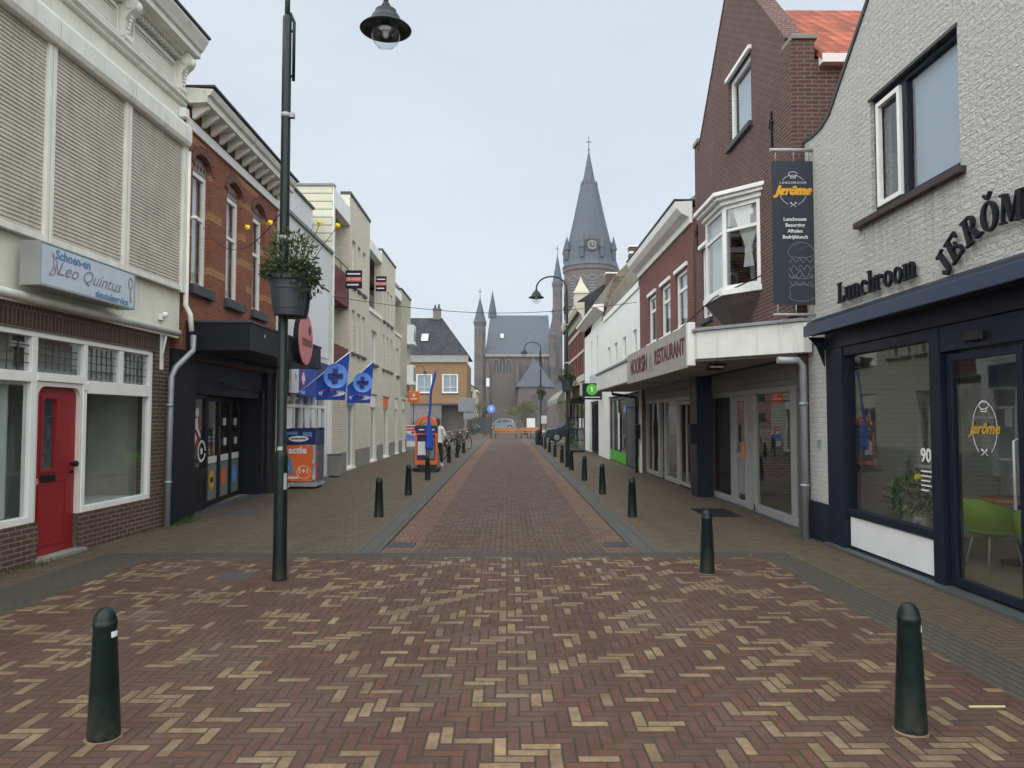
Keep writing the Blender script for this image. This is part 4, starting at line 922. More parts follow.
P('cornice',MB().ext([(-.001,6.95),(-.06,6.93),(-.36,6.95),(-.37,7.05),(-.42,7.08),(-.46,7.17),(-.001,7.2)],'x',-.06,W+.04),creamtrim,L2,.006)
P('gutter_edge',MB().box(-.07,W+.05,-.49,.3,7.203,7.235),lead,L2)
cm=MB()
for k in range(13):
    x=.1+k*(W-.25)/12; cm.ext([(-.052,6.74),(-.10,6.74),(-.32,6.9),(-.33,6.945),(-.052,6.93)],'x',x,x+.07)
P_isl('cornice_bracket',cm,creamtrim,L2,.003)
# black shopfront, slanting back to a recess
g=MB()
g.box(-.32,.5,-.04,.1,-.05,2.82).box(.502,W-.13,-.05,.28,2.72,2.823).box(W-.128,W-.002,-.03,-.001,-.05,2.823)
P('black_surround',g,black,L2,.006)
P('upper_panel',MB().box(.5,W-.14,.10,.16,2.12,2.718),black,L2,.004)
sfp=[(.55,.12),(1.65,.22),(1.70,.24),(4.2,.50)]
def seg(m,a,b_,f):
    a=Vector((*a,0));b_=Vector((*b_,0)); mm=f((b_-a).length); mm.xform(Matrix.Translation(a)@Matrix.Rotation(math.atan2(b_.y-a.y,b_.x-a.x),4,'Z')); m.add(mm.v,mm.f); return m
P('window_frame',seg(MB(),sfp[0],sfp[1],lambda L:MB().frame(0,L,.72,2.12,0,.07,.07).box(0,L,.0,.07,.03,.72).frame(.08,L-.08,.12,.64,-.02,-.001,.04)),black,L2,.005)
P_split('window_glass',seg(MB(),(.6,.165),(1.6,.255),lambda L:MB().quad((0,0,.8),(L,0,.8),(L,0,2.05),(0,0,2.05))),shopglass,L2)
for k in range(3):
    a=Vector(sfp[2]).lerp(Vector(sfp[3]),k/3+.005); b_=Vector(sfp[2]).lerp(Vector(sfp[3]),(k+1)/3-.005)
    dd=P('door_leaf',seg(MB(),a,b_,lambda L:MB().frame(0,L,.05,2.1,0,.06,.085)),black,L2,.004)
    P('pane',seg(MB(),a,b_,lambda L:MB().quad((.08,.03,.13),(L-.08,.03,.13),(L-.08,.03,2.03),(.08,.03,2.03))),shopglass,dd,recalc=False)
    P('frosted_film',seg(MB(),a,b_,lambda L:MB().box(.085,L-.085,.022,.026,.14,.82)),paint('frosted_film',(.16,.20,.19),.6),dd)
    P('text_strip',seg(MB(),a,b_,lambda L:MB().box(.1,L-.1,.016,.02,.84,.97)),wprint,dd)
    P('disc_sticker',seg(MB(),a,b_,lambda L:MB().ext(ell(L/2-.03,.52,.17,.18),'y',.012,.016)),(yprint,orange,lblue)[k],dd)
    if k==0: P('disc_lettering',seg(MB(),a,b_,lambda L:MB().box(L/2-.13,L/2+.07,.009,.0115,.47,.57)),black,dd); P('handle',seg(MB(),a,b_,lambda L:MB().tube([(L-.16,.0,1.0),(L-.16,-.05,1.02),(L-.16,-.05,1.5),(L-.16,0,1.52)],.014)),lead,dd)
    if k: P('notice',seg(MB(),a,b_,lambda L:MB().box(.3,.5,.014,.018,1.55,1.7).box(.35,.55,.014,.018,1.15,1.3)),wprint,dd)
P('recess_panel',MB().box(4.21,4.4,.05,.55,-.05,2.3),black,L2); P('side_pier',MB().box(4.45,W-.14,.0,.2,-.05,2.7),black,L2)
P('light_bar',MB().tube([(1.9,.05,2.35),(3.4,.05,2.3)],.025),lead,L2)
P('step',MB().box(.5,W-.14,.0,.7,-.05,.028),darkgrey,L2)
P('interior_backing',MB().box(.21,W-.21,2.2,2.25,.03,2.7),interior,L2)
cy=T('window_sticker','white cyclist sticker with round letters on the black shop window','window sticker',(-5.35,12.25,0),PI/2)
m=MB()
m.ext(ringarc(1.33,1.12,.17,.2,.04,.045,0,360,24),'y',0,.003); m.ext(ell(1.33,1.12,.05,.06),'y',0,.003)
m.ext([(.78,.95),(.86,.93),(.92,1.2),(.88,1.4),(.80,1.3),(.83,1.15)],'y',0,.003); m.ext([(.93,1.0),(1.0,1.0),(1.02,1.22),(1.12,1.36),(1.02,1.5),(.95,1.35)],'y',0,.003)
m.ext([(.95,1.5),(1.08,1.52),(1.18,1.42),(1.26,1.36),(1.28,1.4),(1.16,1.55),(1.14,1.72),(1.02,1.72)],'y',0,.003); m.ext(ell(1.12,1.82,.07,.085),'y',0,.003)
mm=MB(); mm.add([(.62+(v[0]-.78)*1.32,v[1]+.118+.09*((v[0]-.78)*1.32+.07),v[2]-.02) for v in m.v],m.f); P('cyclist',mm,wprint,cy)
P('orange_backing',MB().add([(v[0],.145+.09*(v[0]-.55)+v[1],v[2]) for v in MB().ext(ell(1.12,1.5,.24,.33),'y',0,.003).v],MB().ext(ell(1.12,1.5,.24,.33),'y',0,.003).f),paint('dark_orange',(.35,.05,.02),.6),cy)
CA=T('shop_canopy','black box canopy over the black shopfront under the red brick house','canopy',(-5.35,12.25,0),PI/2)
P('box',MB().ext([(-.003,2.825),(-.003,3.29),(-1.06,3.29),(-1.06,2.825)],'x',.15,4.9),black,CA,.01); P('rim',MB().box(.13,4.92,-1.08,-.003,3.293,3.33),lead,CA); P('number',MB().box(.9,.94,-1.066,-1.061,3.12,3.17),wprint,CA)
ps=T('round_sign','dusty pink round sign with dark lettering on the black canopy edge','sign',(-4.27,15.45,3.33),PI/2)
P('disc',MB().ext(ell(0,0,.53,.53,n=40),'y',-.10,.0),pink,ps,.01); P('rim',MB().ext(ringarc(0,0,.54,.54,.015,.015,0,360,40),'y',-.085,.02),black,ps)
text('lettering','mooi',.34,MATS['faded_maroon'],ps,(0.05,-.104,-.04),bold=.006); P('rose_emblem',MB().ext(ell(.25,.2,.1,.1),'y',-.106,-.101),MATS['faded_maroon'],ps)
P('bracket',MB().box(-.05,.05,.02,.06,-.5,-.1),black,ps)
# ================================================================== LEFT: white chemist
L3=T('white_chemist','low white washed brick shop with sloping grey parapet trim and dark fascia','building',(-5.2,17.25,0),PI/2)
W=4.7
P('wall',MB().slab(rect(0,W,-.5,6.55),0,.3,[rect(1.0,1.7,4.1,5.4),rect(.2,4.35,-.2,3.25)]),wpbrick,L3)
shell(L3,W,9,6.3,wpbrick,y0=.3,roof=lead,floor=3.5)
P('parapet_cap',MB().box(-.02,W+.02,-.06,.32,6.553,6.64),panelgrey,L3,.006)
P('render_panel',MB().box(2.0,4.3,-.02,-.003,3.4,5.35),wprint,L3,.004); P('panel_trim',MB().box(1.96,4.34,-.03,-.003,5.353,5.40),lead,L3)
window(L3,1.0,1.7,4.1,5.4,y=.06,fw=.07,hs=(4.5,4.8,5.1),sill=white,cur='blind')
P('fascia',MB().box(.22,4.33,-.04,.1,2.62,3.24),deepblue,L3,.006); P('pier',MB().box(4.36,4.69,-.06,-.002,-.05,3.3),wrender,L3)
g=MB().frame(.2,4.35,.03,2.6,.04,.14,.09,(1.2,1.9,2.6,3.3),(2.0,.5)); P('shopfront_frame',g,white,L3,.004)
P_split('window_glass',MB().quad((.25,.1,.1),(4.3,.1,.1),(4.3,.1,2.55),(.25,.1,2.55)),shopglass,L3)
po=MB()
for k,x in enumerate((.35,.65,2.1,2.75,3.4)): po.box(x,x+.28 if k<2 else x+.35,.025,.036,1.45,1.95)
P_isl('poster',po,wprint,L3); P('interior_backing',MB().box(.21,W-.21,2.0,2.05,.03,3.2),interior,L3)
P('roof_extension',MB().box(.8,4.2,.45,3,6.3,7.75),wpbrick,L3); P('extension_cap',MB().box(.75,4.25,.4,3.05,7.753,7.82),lead,L3)
ws=T('wall_sign','white panel and dark blue board with red disc and white cross on the chemist','sign',(-5.12,17.5,0),PI/2)
P('white_board',MB().box(.0,.62,-.06,.0,2.3,3.0),wprint,ws,.004); P('blue_board',MB().box(.63,2.4,-.06,.0,2.25,2.95),blue,ws,.004)
P('red_disc',MB().ext(ell(1.0,2.68,.2,.2),'y',-.066,-.061),redp,ws); P('white_cross',MB().slab([(.94,2.54),(1.06,2.54),(1.06,2.62),(1.14,2.62),(1.14,2.74),(1.06,2.74),(1.06,2.82),(.94,2.82),(.94,2.74),(.86,2.74),(.86,2.62),(.94,2.62)],-.072,-.067),wprint,ws)
text('lettering','drogist',.13,wprint,ws,(1.0,-.064,2.34)); text('side_lettering','h',.3,greyp,ws,(.35,-.064,2.7))
gb=T('grey_bin','grey square litter box at the foot of the white pier by the chemist','litter box',(-5.0,21.75,0)); P('box',MB().box(-.17,.17,-.2,.2,.03,.62),panelgrey,gb,.015); P('lid',MB().box(-.18,.18,-.21,.21,.622,.66),darkgrey,gb,.01)
# flags on slanted poles
def flag(label,Y,o,u,w,x0=-5.1,z0=2.3,low=.25):
    f=T('banner_flag',label,'flag',(x0,Y,z0),0,'blue flags on slanted poles')
    P('pole',MB().tube([(-.05,0,-.05),(o,0,u)],.013,8),white,f); P('pole_socket',MB().box(-.1,.0,-.05,.05,-.12,.06),alu,f)
    # cloth hangs from the pole: polygon in xz with waves in y
    xl=o-w; zl=u*(xl/o); zb=-low
    def pt(s,t):
        x=xl+w*s; zt=u*(x/o)-.02; zt=min(zt,zl+ (u-zl)*min(1,(s*1.0+.0))) ; z=zt+(zb-zt)*t; return (x-.12*t*(1-s)*0-.10*t*s,.04*math.sin(s*7+t*2.0)+.02*math.sin(t*5),z)
    n=16;k=12; m=MB(); m.add([pt(i/n,j/k) for j in range(k+1) for i in range(n+1)],[(j*(n+1)+i,j*(n+1)+i+1,(j+1)*(n+1)+i+1,(j+1)*(n+1)+i) for j in range(k) for i in range(n)],True)
    c=P('cloth',m,blue,f,recalc=False)
    def patch(name,poly,mat,off):
        m=MB(); m.ext(poly,'y',0,.001); vs=[]
        for x,y,z in m.v: 
            s=(x-xl)/w; vs.append((x,.04*math.sin((x-xl+.05)/w*7+.8)-off+y,z))
        bm=bmesh.new(); P(name,MB().add(vs,m.f),mat,c)
    cx=xl+w*.60; cz=(zl+zb)/2+.36*(u-zb)/1.3; r=w*.36
    patch('light_disc',ell(cx,cz,r,r*1.05),lblue,.035); 
    a=math.radians(8)
    patch('cross',[(cx+x*r,cz+z*r) for x,z in ((-.2,-.62),(.2,-.62),(.2,-.2),(.62,-.2),(.62,.2),(.2,.2),(.2,.62),(-.2,.62),(-.2,.2),(-.62,.2),(-.62,-.2),(-.2,-.2))],paint('dark_blue_cross',(.008,.03,.2),.6),.045)
    patch('oval_logo',ell(xl+w*.48,zb+.17,w*.40,.085),wprint,.04); patch('oval_ring',ringarc(xl+w*.48,zb+.17,w*.36,.07,.012,.012,0,360,24),blue,.05); patch('logo_dot',ell(xl+w*.5,zb+.24,.035,.035),redp,.055)
    t=text('logo_lettering','Trekpleister',.075*w/.8,blue,c,(xl+w*.48,-.06-.0,zb+.165),bold=.001)
    return f
flag('nearer blue flag with a cross and oval logo on the chemist front',17.95,1.30,1.04,.80,-5.1,2.25,.12)
flag('farther blue flag with a cross and oval logo at the end of the chemist front',22.6,1.05,.98,.80,-5.1,2.45,.30)
# roll container with posters
rc=T('display_container','blue mesh roll container with an orange sale poster beside the chemist','display container',(-5.02,18.45,0))
P('orange_poster',MB().box(-.38,.34,-.43,-.405,.18,1.04),orange,rc,.004); P('blue_header',MB().box(-.42,.42,-.432,-.404,1.06,1.46),deepblue,rc,.006)
P('frame',MB().frame(-.42,.42,.12,1.45,-.40,-.37,.03).frame(-.42,.42,.12,1.45,.37,.40,.03).box(-.42,-.39,-.37,.37,.12,.15).box(.39,.42,-.37,.37,.12,.15).box(-.42,-.39,-.37,.37,1.42,1.45).box(.39,.42,-.37,.37,1.42,1.45),zinc,rc)
P('cover',MB().box(.40,.412,-.36,.36,.16,1.4).box(-.412,-.40,-.36,.36,.16,1.4).box(-.38,.38,-.36,.36,1.4,1.41),paint('grey_blue_mesh',(.10,.11,.16),.7,.3),rc)
P('blue_side_header',MB().box(.4125,.42,-.38,.38,1.06,1.46),deepblue,rc); P('price_tag',MB().box(.4125,.418,-.34,-.1,.25,.38).box(.4125,.418,-.34,-.12,.5,.62).box(.4125,.418,-.34,-.14,.8,.9),redp,rc)
P('base',MB().box(-.44,.44,-.43,.43,.08,.12).box(-.44,.44,-.45,.45,.05,.078),alu,rc,.01)
for sx in (-.34,.34):
    for sy in (-.34,.34): P('wheel',MB().tube([(sx-.02,sy,.05),(sx+.02,sy,.05)],.05,14),blackgloss,rc)
text('sale_lettering','actie',.23,wprint,rc,(-.02,-.435,.92),bold=.009); text('offer_lettering','1+1',.17,wprint,rc,(.13,-.435,.42),bold=.005)
P('offer_badge',MB().ext(ringarc(.13,.40,.17,.16,.012,.012,0,360),'y',-.434,-.4305),wprint,rc); P('bottle_picture',MB().ext([(-.3,.35),(-.12,.35),(-.12,.6),(-.17,.68),(-.17,.76),(-.24,.76),(-.25,.66),(-.3,.55)],'y',-.434,-.4305),teal,rc); P('white_strip',MB().box(-.34,.0,-.434,-.4305,.24,.29),wprint,rc)
P('logo_oval',MB().ext(ell(.0,1.2,.24,.07),'y',-.436,-.4325),wprint,rc); P('logo_text_bar',MB().box(-.18,.18,-.438,-.4362,1.185,1.215),deepblue,rc); P('header_photo',MB().box(-.32,-.02,-.4355,-.4325,1.3,1.37).box(.1,.32,-.4355,-.4325,1.25,1.36),teal,rc)
# ================================================================== LEFT: cream apartment block
L4=T('apartment_block','long cream brick apartment block with stepped roofline, balconies and shops below','building',(-5.2,22.0,0),PI/2)
def Q4(Y): return Y-22.0
crpiers=[]; H1=2.75
# volumes: (y0,y1,top,setback)
segs=[(24.4,28.0,9.1,0),(30.7,34.5,8.65,0),(36.5,40.0,8.0,0)]
shopop=[(24.2,25.6),(28.3,29.8),(31.3,32.9),(34.6,35.8),(37.0,38.2)]
trip=lambda ys,z0,z1:[rect(Q4(a),Q4(a+.55),z0,z1) for a in ys]
holA=trip((24.85,25.75,26.65),6.15,7.7)+trip((24.85,25.75,26.65),3.9,5.35)
holC=trip((31.1,32.1,33.1),5.8,7.2)+trip((31.1,32.1,33.1),3.75,5.2)
P('wall',MB().slab(rect(Q4(24.4),Q4(28.0),H1,9.1),0,.3,[h for h in holA]),crbrick,L4)
P('wall',MB().slab(rect(Q4(30.7),Q4(34.5),H1,8.65),0,.3,holC),crbrick,L4)
P('wall',MB().slab(rect(Q4(28.005),Q4(30.695),H1,5.75),.02,.3,[rect(Q4(28.6),Q4(29.8),3.8,5.1)]),crbrick,L4)
P('wall',MB().slab(rect(Q4(34.505),Q4(36.495),H1,5.6),.02,.3,[rect(Q4(35.1),Q4(35.8),3.7,5.0)]),crbrick,L4)
P('stair_tower',MB().box(Q4(36.5),Q4(40.0),0.0,2.5,H1,8.0),paint('weathered_cream_tower',(.42,.40,.32),.8,.12,dirt=.5),L4)
P('ground_wall',MB().slab(rect(0,18.0,-.5,H1),.0,.3,[rect(Q4(a),Q4(b_),-.2,2.62) for a,b_ in shopop]),crbrick,L4)
m=MB()
for a,b_ in ((22.3,24.19),(25.61,28.29),(29.81,31.29),(32.91,34.59),(35.81,36.99),(38.21,39.98)): m.box(Q4(a),Q4(b_),-.02,-.001,-.1,.62)
P_isl('plinth',m,stone,L4)
P('rear_wall',MB().box(0,18,8.8,9,-.5,8.5).box(.02,18,.31,8.8,8.3,8.45).box(17.8,18,2.51,8.8,-.5,8.4).box(.02,17.79,.31,8.79,3.0,3.2),crbrick,L4)
P('side_cladding',MB().box(-.002,.2,.0,9,3.0,8.62),creampanel,L4); P('side_cap',MB().box(-.04,.24,-.04,9.02,8.623,8.7),panelgrey,L4,.008); P('corner_trim',MB().box(-.006,.2,-.03,-.001,3,8.62),wrender,L4)
P_isl('balcony_fascia',MB().box(.2,Q4(24.395),-.02,.25,8.05,8.62).box(Q4(28.005),Q4(30.695),-.02,.25,8.1,8.5).box(Q4(34.505),Q4(36.495),-.02,.25,7.4,7.8),wrender,L4,.01)
P_isl('recess_wall',MB().box(.21,Q4(30.69),1.2,1.3,H1+.3,8.2).box(Q4(34.5),Q4(36.49),1.2,1.3,H1,7.5).box(Q4(27.8),Q4(27.99),.3,1.2,5.75,9.0).box(Q4(24.41),Q4(24.6),.3,1.2,2.8,9.0),crbrick,L4)
P_isl('balcony_panel',MB().box(.21,Q4(24.39),.0,.06,5.3,6.35).box(.21,Q4(24.39),.0,.06,3.15,3.95).box(.21,Q4(24.39),.06,1.19,5.3,5.4),maroon,L4,.006)
P('railing',MB().tube([(.25,.03,6.6),(2.3,.03,6.6)],.015).tube([(.25,.03,6.35),(.25,.03,6.6)],.012).tube([(1.3,.03,6.35),(1.3,.03,6.6)],.012).tube([(2.3,.03,6.35),(2.3,.03,6.6)],.012),black,L4)
cap=paint('dark_roof_edge',(.03,.032,.035),.5)
P_isl('roof_edge',MB().box(Q4(24.38),Q4(28.02),-.04,.32,9.103,9.2).box(Q4(30.68),Q4(34.52),-.04,.32,8.653,8.74).box(Q4(36.48),Q4(40.02),-.04,2.6,8.003,8.1),cap,L4,.006)
for a in (24.85,25.75,26.65):
    for z0,z1 in ((6.15,7.7),(3.9,5.35)): window(L4,Q4(a),Q4(a+.55),z0,z1,y=.08,fw=.05,sill=darkgrey,cur='full' if z0>5 else 'sides')
for a in (31.1,32.1,33.1):
    for z0,z1 in ((5.8,7.2),(3.75,5.2)): window(L4,Q4(a),Q4(a+.55),z0,z1,y=.08,fw=.05,sill=darkgrey,cur='full')
window(L4,Q4(28.6),Q4(29.8),3.8,5.1,y=.1,fw=.07,vs=(Q4(29.2),),sill=darkgrey,cur='full'); window(L4,Q4(35.1),Q4(35.8),3.7,5.0,y=.1,fw=.06,sill=darkgrey)
window(L4,Q4(28.2),Q4(30.5),5.9,8.0,y=.5,fw=.07,vs=(Q4(28.9),Q4(29.7)),cur='full',label='wide balcony window band'); window(L4,Q4(34.7),Q4(36.3),5.7,7.3,y=.5,fw=.07,vs=(Q4(35.5),))
P_isl('balcony_rail',MB().box(Q4(28.01),Q4(30.69),-.03,.3,5.753,5.9).box(Q4(34.51),Q4(36.49),-.03,.3,5.603,5.72),wrender,L4)
for z0 in (3.5,5.6):
    P('bay_box',MB().box(Q4(38.6),Q4(39.6),-.34,-.002,z0,z0+.95).box(Q4(38.55),Q4(39.65),-.38,-.002,z0-.08,z0-.003),wrender,L4,.01)
    P('bay_glass',MB().box(Q4(38.7),Q4(39.5),-.346,-.342,z0+.12,z0+.85),glass,L4)
for i,(a,b_) in enumerate(shopop):
    f=P('shopfront_frame',MB().frame(Q4(a),Q4(b_),.03,2.6,.1,.18,.07,(Q4((a+b_)/2),),(2.1,)),white,L4,.004)
    P('pane',MB().quad((Q4(a)+.05,.15,.08),(Q4(b_)-.05,.15,.08),(Q4(b_)-.05,.15,2.55),(Q4(a)+.05,.15,2.55)),shopglass,f,recalc=False)
    P('sign_panel',MB().box(Q4(a)+.05,Q4(b_)-.05,.05,.09,2.12,2.58),orange if i==2 else (white if i!=0 else panelgrey),f)
    P('doorstep',MB().box(Q4(a),Q4(b_),-.04,.1,-.05,.06),wrender,f)
def board(x,y,z,w,h,label,name='estate_sign'):
    t=T(name,label,'sign',(x,y,z)); P('board',MB().box(-w/2,w/2,-.03,.03,0,h),black,t,.006); P('red_band',MB().box(-w/2+.01,w/2-.01,-.036,-.031,h*.38,h*.62),paint('pink_red_band',(.6,.12,.10),.5),t)
    P('white_lettering',MB().box(-w*.4,w*.4,-.036,-.031,h*.76,h*.84).box(-w*.4,w*.3,-.036,-.031,h*.16,h*.24),wprint,t); text('lettering','TE KOOP',h*.17,wprint,t,(0,-.038,h*.5)); P('bracket',MB().tube([(-w/2-.35,0,h*.5),(-w/2,0,h*.5)],.012),lead,t); return t
board(-4.88,23.6,5.82,.52,.58,'black sale board with a red band by the maroon balcony'); board(-4.98,29.3,6.7,.42,.6,'small black sale board with a red band farther along the block')
og=T('projecting_sign','small orange projecting sign on the far end of the apartment block','sign',(-4.72,37.8,2.5)); P('panel',MB().box(-.28,.28,-.06,.06,0,.56),orange,og,.05); P('mark',MB().ext(ell(0,.36,.06,.08),'y',-.07,-.062).box(-.17,.17,-.066,-.0615,.15,.2),wprint,og); P('bracket',MB().tube([(-.48,0,.3),(-.28,0,.3)],.015),lead,og)
pb=T('poster_stand','white framed poster board with a red top and blue boat picture by the apartment block','poster stand',(-5.05,38.6,0))
P('panel',MB().box(-.36,.36,-.05,.0,.22,1.32),wprint,pb,.01); P('red_header',MB().box(-.33,.33,-.056,-.051,1.05,1.28),redp,pb); P('blue_picture',MB().ext([(-.33,.55),(.33,.5),(.33,.8),(.1,.85),(-.33,1.0)],'y',-.056,-.051),lblue,pb); P('picture_marks',MB().box(-.25,.2,-.062,-.057,.7,.75).ext(ell(.2,.95,.09,.07),'y',-.062,-.057),redp,pb); P('base',MB().box(-.4,.4,-.25,.2,.0,.1).box(-.36,.36,-.1,.05,.1,.2),panelgrey,pb,.01); P('lettering',MB().box(-.2,.25,-.062,-.057,1.13,1.19),wprint,pb)
# ================================================================== END OF THE STREET
OC=T('ochre_house','ochre brick corner house with steep dark tiled roof and grey brick ground floor','building',(-11.2,75,0))
W=7.15
P('wall',MB().slab(rect(0,W,3.15,7.3),0,.3,[rect(2.04,3.65,4.2,6.15),rect(4.66,6.27,4.2,6.15)]),ochre,OC)
P('ground_floor_wall',MB().slab(rect(.02,W-.02,-.5,3.14),.05,.35,[rect(4.6,6.9,-.2,3.0)]),gbrick,OC); P('alley_back_wall',MB().box(.3,W-.3,1.7,1.79,-.5,3.1),gbrick,OC)
P('side_wall',MB().box(0,.25,.31,9,-.5,7.3).box(W-.25,W,.31,9,-.5,7.3).box(.26,W-.26,8.8,9,-.5,7.3).box(.26,W-.26,1.8,1.9,-.5,3.1),ochre,OC)
P('eaves_band',MB().box(-.1,W+.15,-.22,.3,7.303,8.05),paint('grey_eaves_board',(.27,.27,.25),.7,.15,dirt=.4),OC)
rf=MB(); z0,z1=8.06,12.4
rf.add([(-.1,-.3,z0),(W+.2,-.3,z0),(W+.2,9.3,z0),(-.1,9.3,z0),(-.1,4.5,z1),(W-2.9,4.5,z1),(W-1.9,3.2,z1-1.5),(W-1.9,5.8,z1-1.5)],[(0,1,6,5,4),(1,2,7,6),(2,3,4,5,7),(0,4,3),(5,6,7)]) 
RO=P('roof',rf,darktile,OC)
P('chimney',MB().box(3.3,4.1,4.1,4.9,12.2,13.3).box(3.25,4.15,4.05,4.95,13.303,13.4),gbrick,RO); P('chimney_pot',MB().lathe([(.13,0),(.1,.4)],3.5,4.5,13.4,8).lathe([(.13,0),(.1,.5)],3.9,4.5,13.4,8),lead,RO)
sk=MB(); 
def onroof(x,t,o=.06): return (x,-.3+4.8*t-o*.66,z0+(z1-z0)*t+o*.75)
a=[onroof(2.3,.34,.06),onroof(3.1,.34,.06),onroof(3.1,.55,.06),onroof(2.3,.55,.06)]; sk.quad(*a); P('skylight',sk,vent,RO,recalc=False)
fr=MB()
for i in range(4): fr.tube([a[i],a[(i+1)%4]],.05,6)
P('skylight_frame',fr,lead,RO)
window(OC,2.04,3.65,4.2,6.15,y=.05,fw=.14,vs=(2.845,),hs=(4.8,),cur='blind',sill=lead,vw=.05); window(OC,4.66,6.27,4.2,6.15,y=.05,fw=.14,vs=(5.465,),hs=(4.8,),cur='blind',sill=lead,vw=.05)
P('beam',MB().box(.02,W-.01,.0,.04,3.0,3.14),lead,OC); P('wall_patch',MB().box(.6,3.6,.02,.045,1.3,2.6),paint('faded_grey_mural',(.20,.19,.19),.8,.4,dirt=.5),OC)
# row of old houses beyond
for i,(y,zt,c,lab) in enumerate(((86,6.6,wrender,'white gabled house just beyond the ochre corner house'),(96,5.6,gbrick,'grey brick house with white window frames beyond the white gable'),(107,5.8,paint('pale_yellow_render',(.56,.52,.33),.7),'pale yellow house at the end of the left row'))):
    h=T('town_house',lab,'building',(-5.3+.04*(y-86),y,0),PI/2,'small houses in front of the church'); L=9.6
    hl=[rect(.9+k*1.6,1.7+k*1.6,zt-2.0,zt-.6) for k in range(5)]+[rect(.6,4.0,-.2,2.5),rect(5,9,-.2,2.5)]
    P('wall',MB().slab(rect(0,L,-.5,zt),0,.3,hl),c,h); P('side_wall',MB().ext([(.31,-.5),(7,-.5),(7,zt),(3.6,zt+2.4),(.31,zt+.1)],'x',0,.25).box(L-.25,L,.31,7,-.5,zt).box(.26,L-.26,6.8,7,-.5,zt),c,h)
    P('roof',MB().ext([(-.3,zt+.02),(3.6,zt+2.75),(7.3,zt+.02),(7.2,zt-.1),(3.6,zt+2.6),(-.2,zt-.1)],'x',-.1,L+.0),darktile,h); P('cornice',MB().box(-.05,L+.0,-.25,-.002,zt-.3,zt),white,h)
    for k in range(5): window(h,.9+k*1.6,1.7+k*1.6,zt-2.0,zt-.6,fw=.1,hs=(zt-1.1,),sill=white)
    P('shopfront_frame',MB().frame(.65,3.95,.03,2.45,.05,.15,.15,(2.3,)).frame(5.05,8.95,.03,2.45,.05,.15,.15,(7,)),white,h); P_split('window_glass',MB().quad((.7,.1,.1),(3.9,.1,.1),(3.9,.1,2.4),(.7,.1,2.4)).quad((5.1,.1,.1),(8.9,.1,.1),(8.9,.1,2.4),(5.1,.1,2.4)),glass,h)
ow=T('outbuilding','low dark timber fence screen beside the ochre house','fence',(-4.5,80,0)); m=MB()
for k in range(18): m.box(k*.16,k*.16+.14,0,.03,.05,1.75+.01*(k%3))
P('board_panel',m,darkgrey,ow); P('rail',MB().box(0,2.88,.031,.08,.4,.5).box(0,2.88,.031,.08,1.3,1.4),darkgrey,ow)
# background terrace blocks so that the horizon is closed
for i,(x0,x1,y,h_,lab) in enumerate(((-60,-16,120,8,'long brick terrace far off to the left behind the street'),(24,70,120,9,'long brick terrace far off to the right behind the street'),(13,24,72,8.5,'brick house behind the corner house on the right'))):
    t=T('terrace_row',lab,'building',(x0,y,0)); L=x1-x0
    hl=[rect(1+k*2.4,2.1+k*2.4,z,z+1.5) for k in range(int((L-2)/2.4)) for z in (1.0,4.2)]
    P('wall',MB().slab(rect(0,L,-.5,h_-2),0,.3,hl),rbrick,t); P('body',MB().box(.01,L-.01,.4,8,-.4,h_-2.05),black,t); P('roof',MB().ext([(-.4,h_-2),(4,h_+1.5),(8.4,h_-2)],'x',0,L),darktile,t)
# ================================================================== CHURCH
CH=T('church','large grey brown brick church with slate nave roof, corner turrets and tall spired tower','church',(0,140,0))
def cx_(u,d=140): return (u-507)/745*d
def cz_(v,d=140): return 1.7+(418-v)/745*d
xl,xr=cx_(485.5),cx_(551); ze,zr=cz_(354),cz_(315,149)
wins=[arch(cx_(494),cx_(498.5),cz_(373),cz_(364.5),8,.9),arch(cx_(500),cx_(505),cz_(373),cz_(361.5),8,1.0),arch(cx_(506.5),cx_(511),cz_(373),cz_(364.5),8,.9),arch(cx_(533.5),cx_(543),cz_(380),cz_(362),8,1.5)]
P('nave_wall',MB().slab(rect(xl,xr,-.5,ze),0,1.,wins).box(xl,xr,.7,22,ze-.6,ze-.1).box(xl,xl+.8,1.01,22,-.5,ze-.6).box(xr-.8,xr,1.01,22,-.5,ze-.6),chbrick,CH)
lw=MB()
for w_ in wins:
    xs=[p[0] for p in w_]; zs=[p[1] for p in w_]; lw.box(min(xs)-.2,max(xs)+.2,.6,.62,min(zs)-.2,max(zs)+.2)
P_isl('nave_window',lw,paint('church_window_dark',(.05,.06,.07),.3),CH)
tm=MB()
for w_ in wins:
    xs=[p[0] for p in w_]; zs=[p[1] for p in w_]; c=(min(xs)+max(xs))/2; tm.box(c-.07,c+.07,.4,.55,min(zs),max(zs)-.1)
    a=w_[2:]; tm.slab([( c+(p[0]-c)*1.22, zs[2]+(p[1]-zs[2])*1.2) for p in a]+[( c+(p[0]-c)*1.02, zs[2]+(p[1]-zs[2])*1.02) for p in a[::-1]],-.12,-.01)
P('window_stone',tm,stone,CH)
P('nave_roof',MB().add([(xl-.1,-.4,ze),(xr+.2,-.4,ze),(xr+.2,24,ze),(xl-.1,24,ze),(xl+.7,9,zr),(xr,9,zr),],[(0,1,5,4),(1,2,5),(2,3,4,5),(3,0,4)]),slate,CH)
P('nave_cornice',MB().box(xl-.1,xr+.1,-.5,-.01,ze-.5,ze-.02),stone,CH)
bt=MB()
for u in (487.5,517.5,530): bt.box(cx_(u)-.35,cx_(u)+.35,-.8,-.01,-.5,ze-2.2); bt.slab([(cx_(u)-.4,ze-2.2),(cx_(u)+.4,ze-2.2),(cx_(u),ze-1.4)],-.85,-.02)
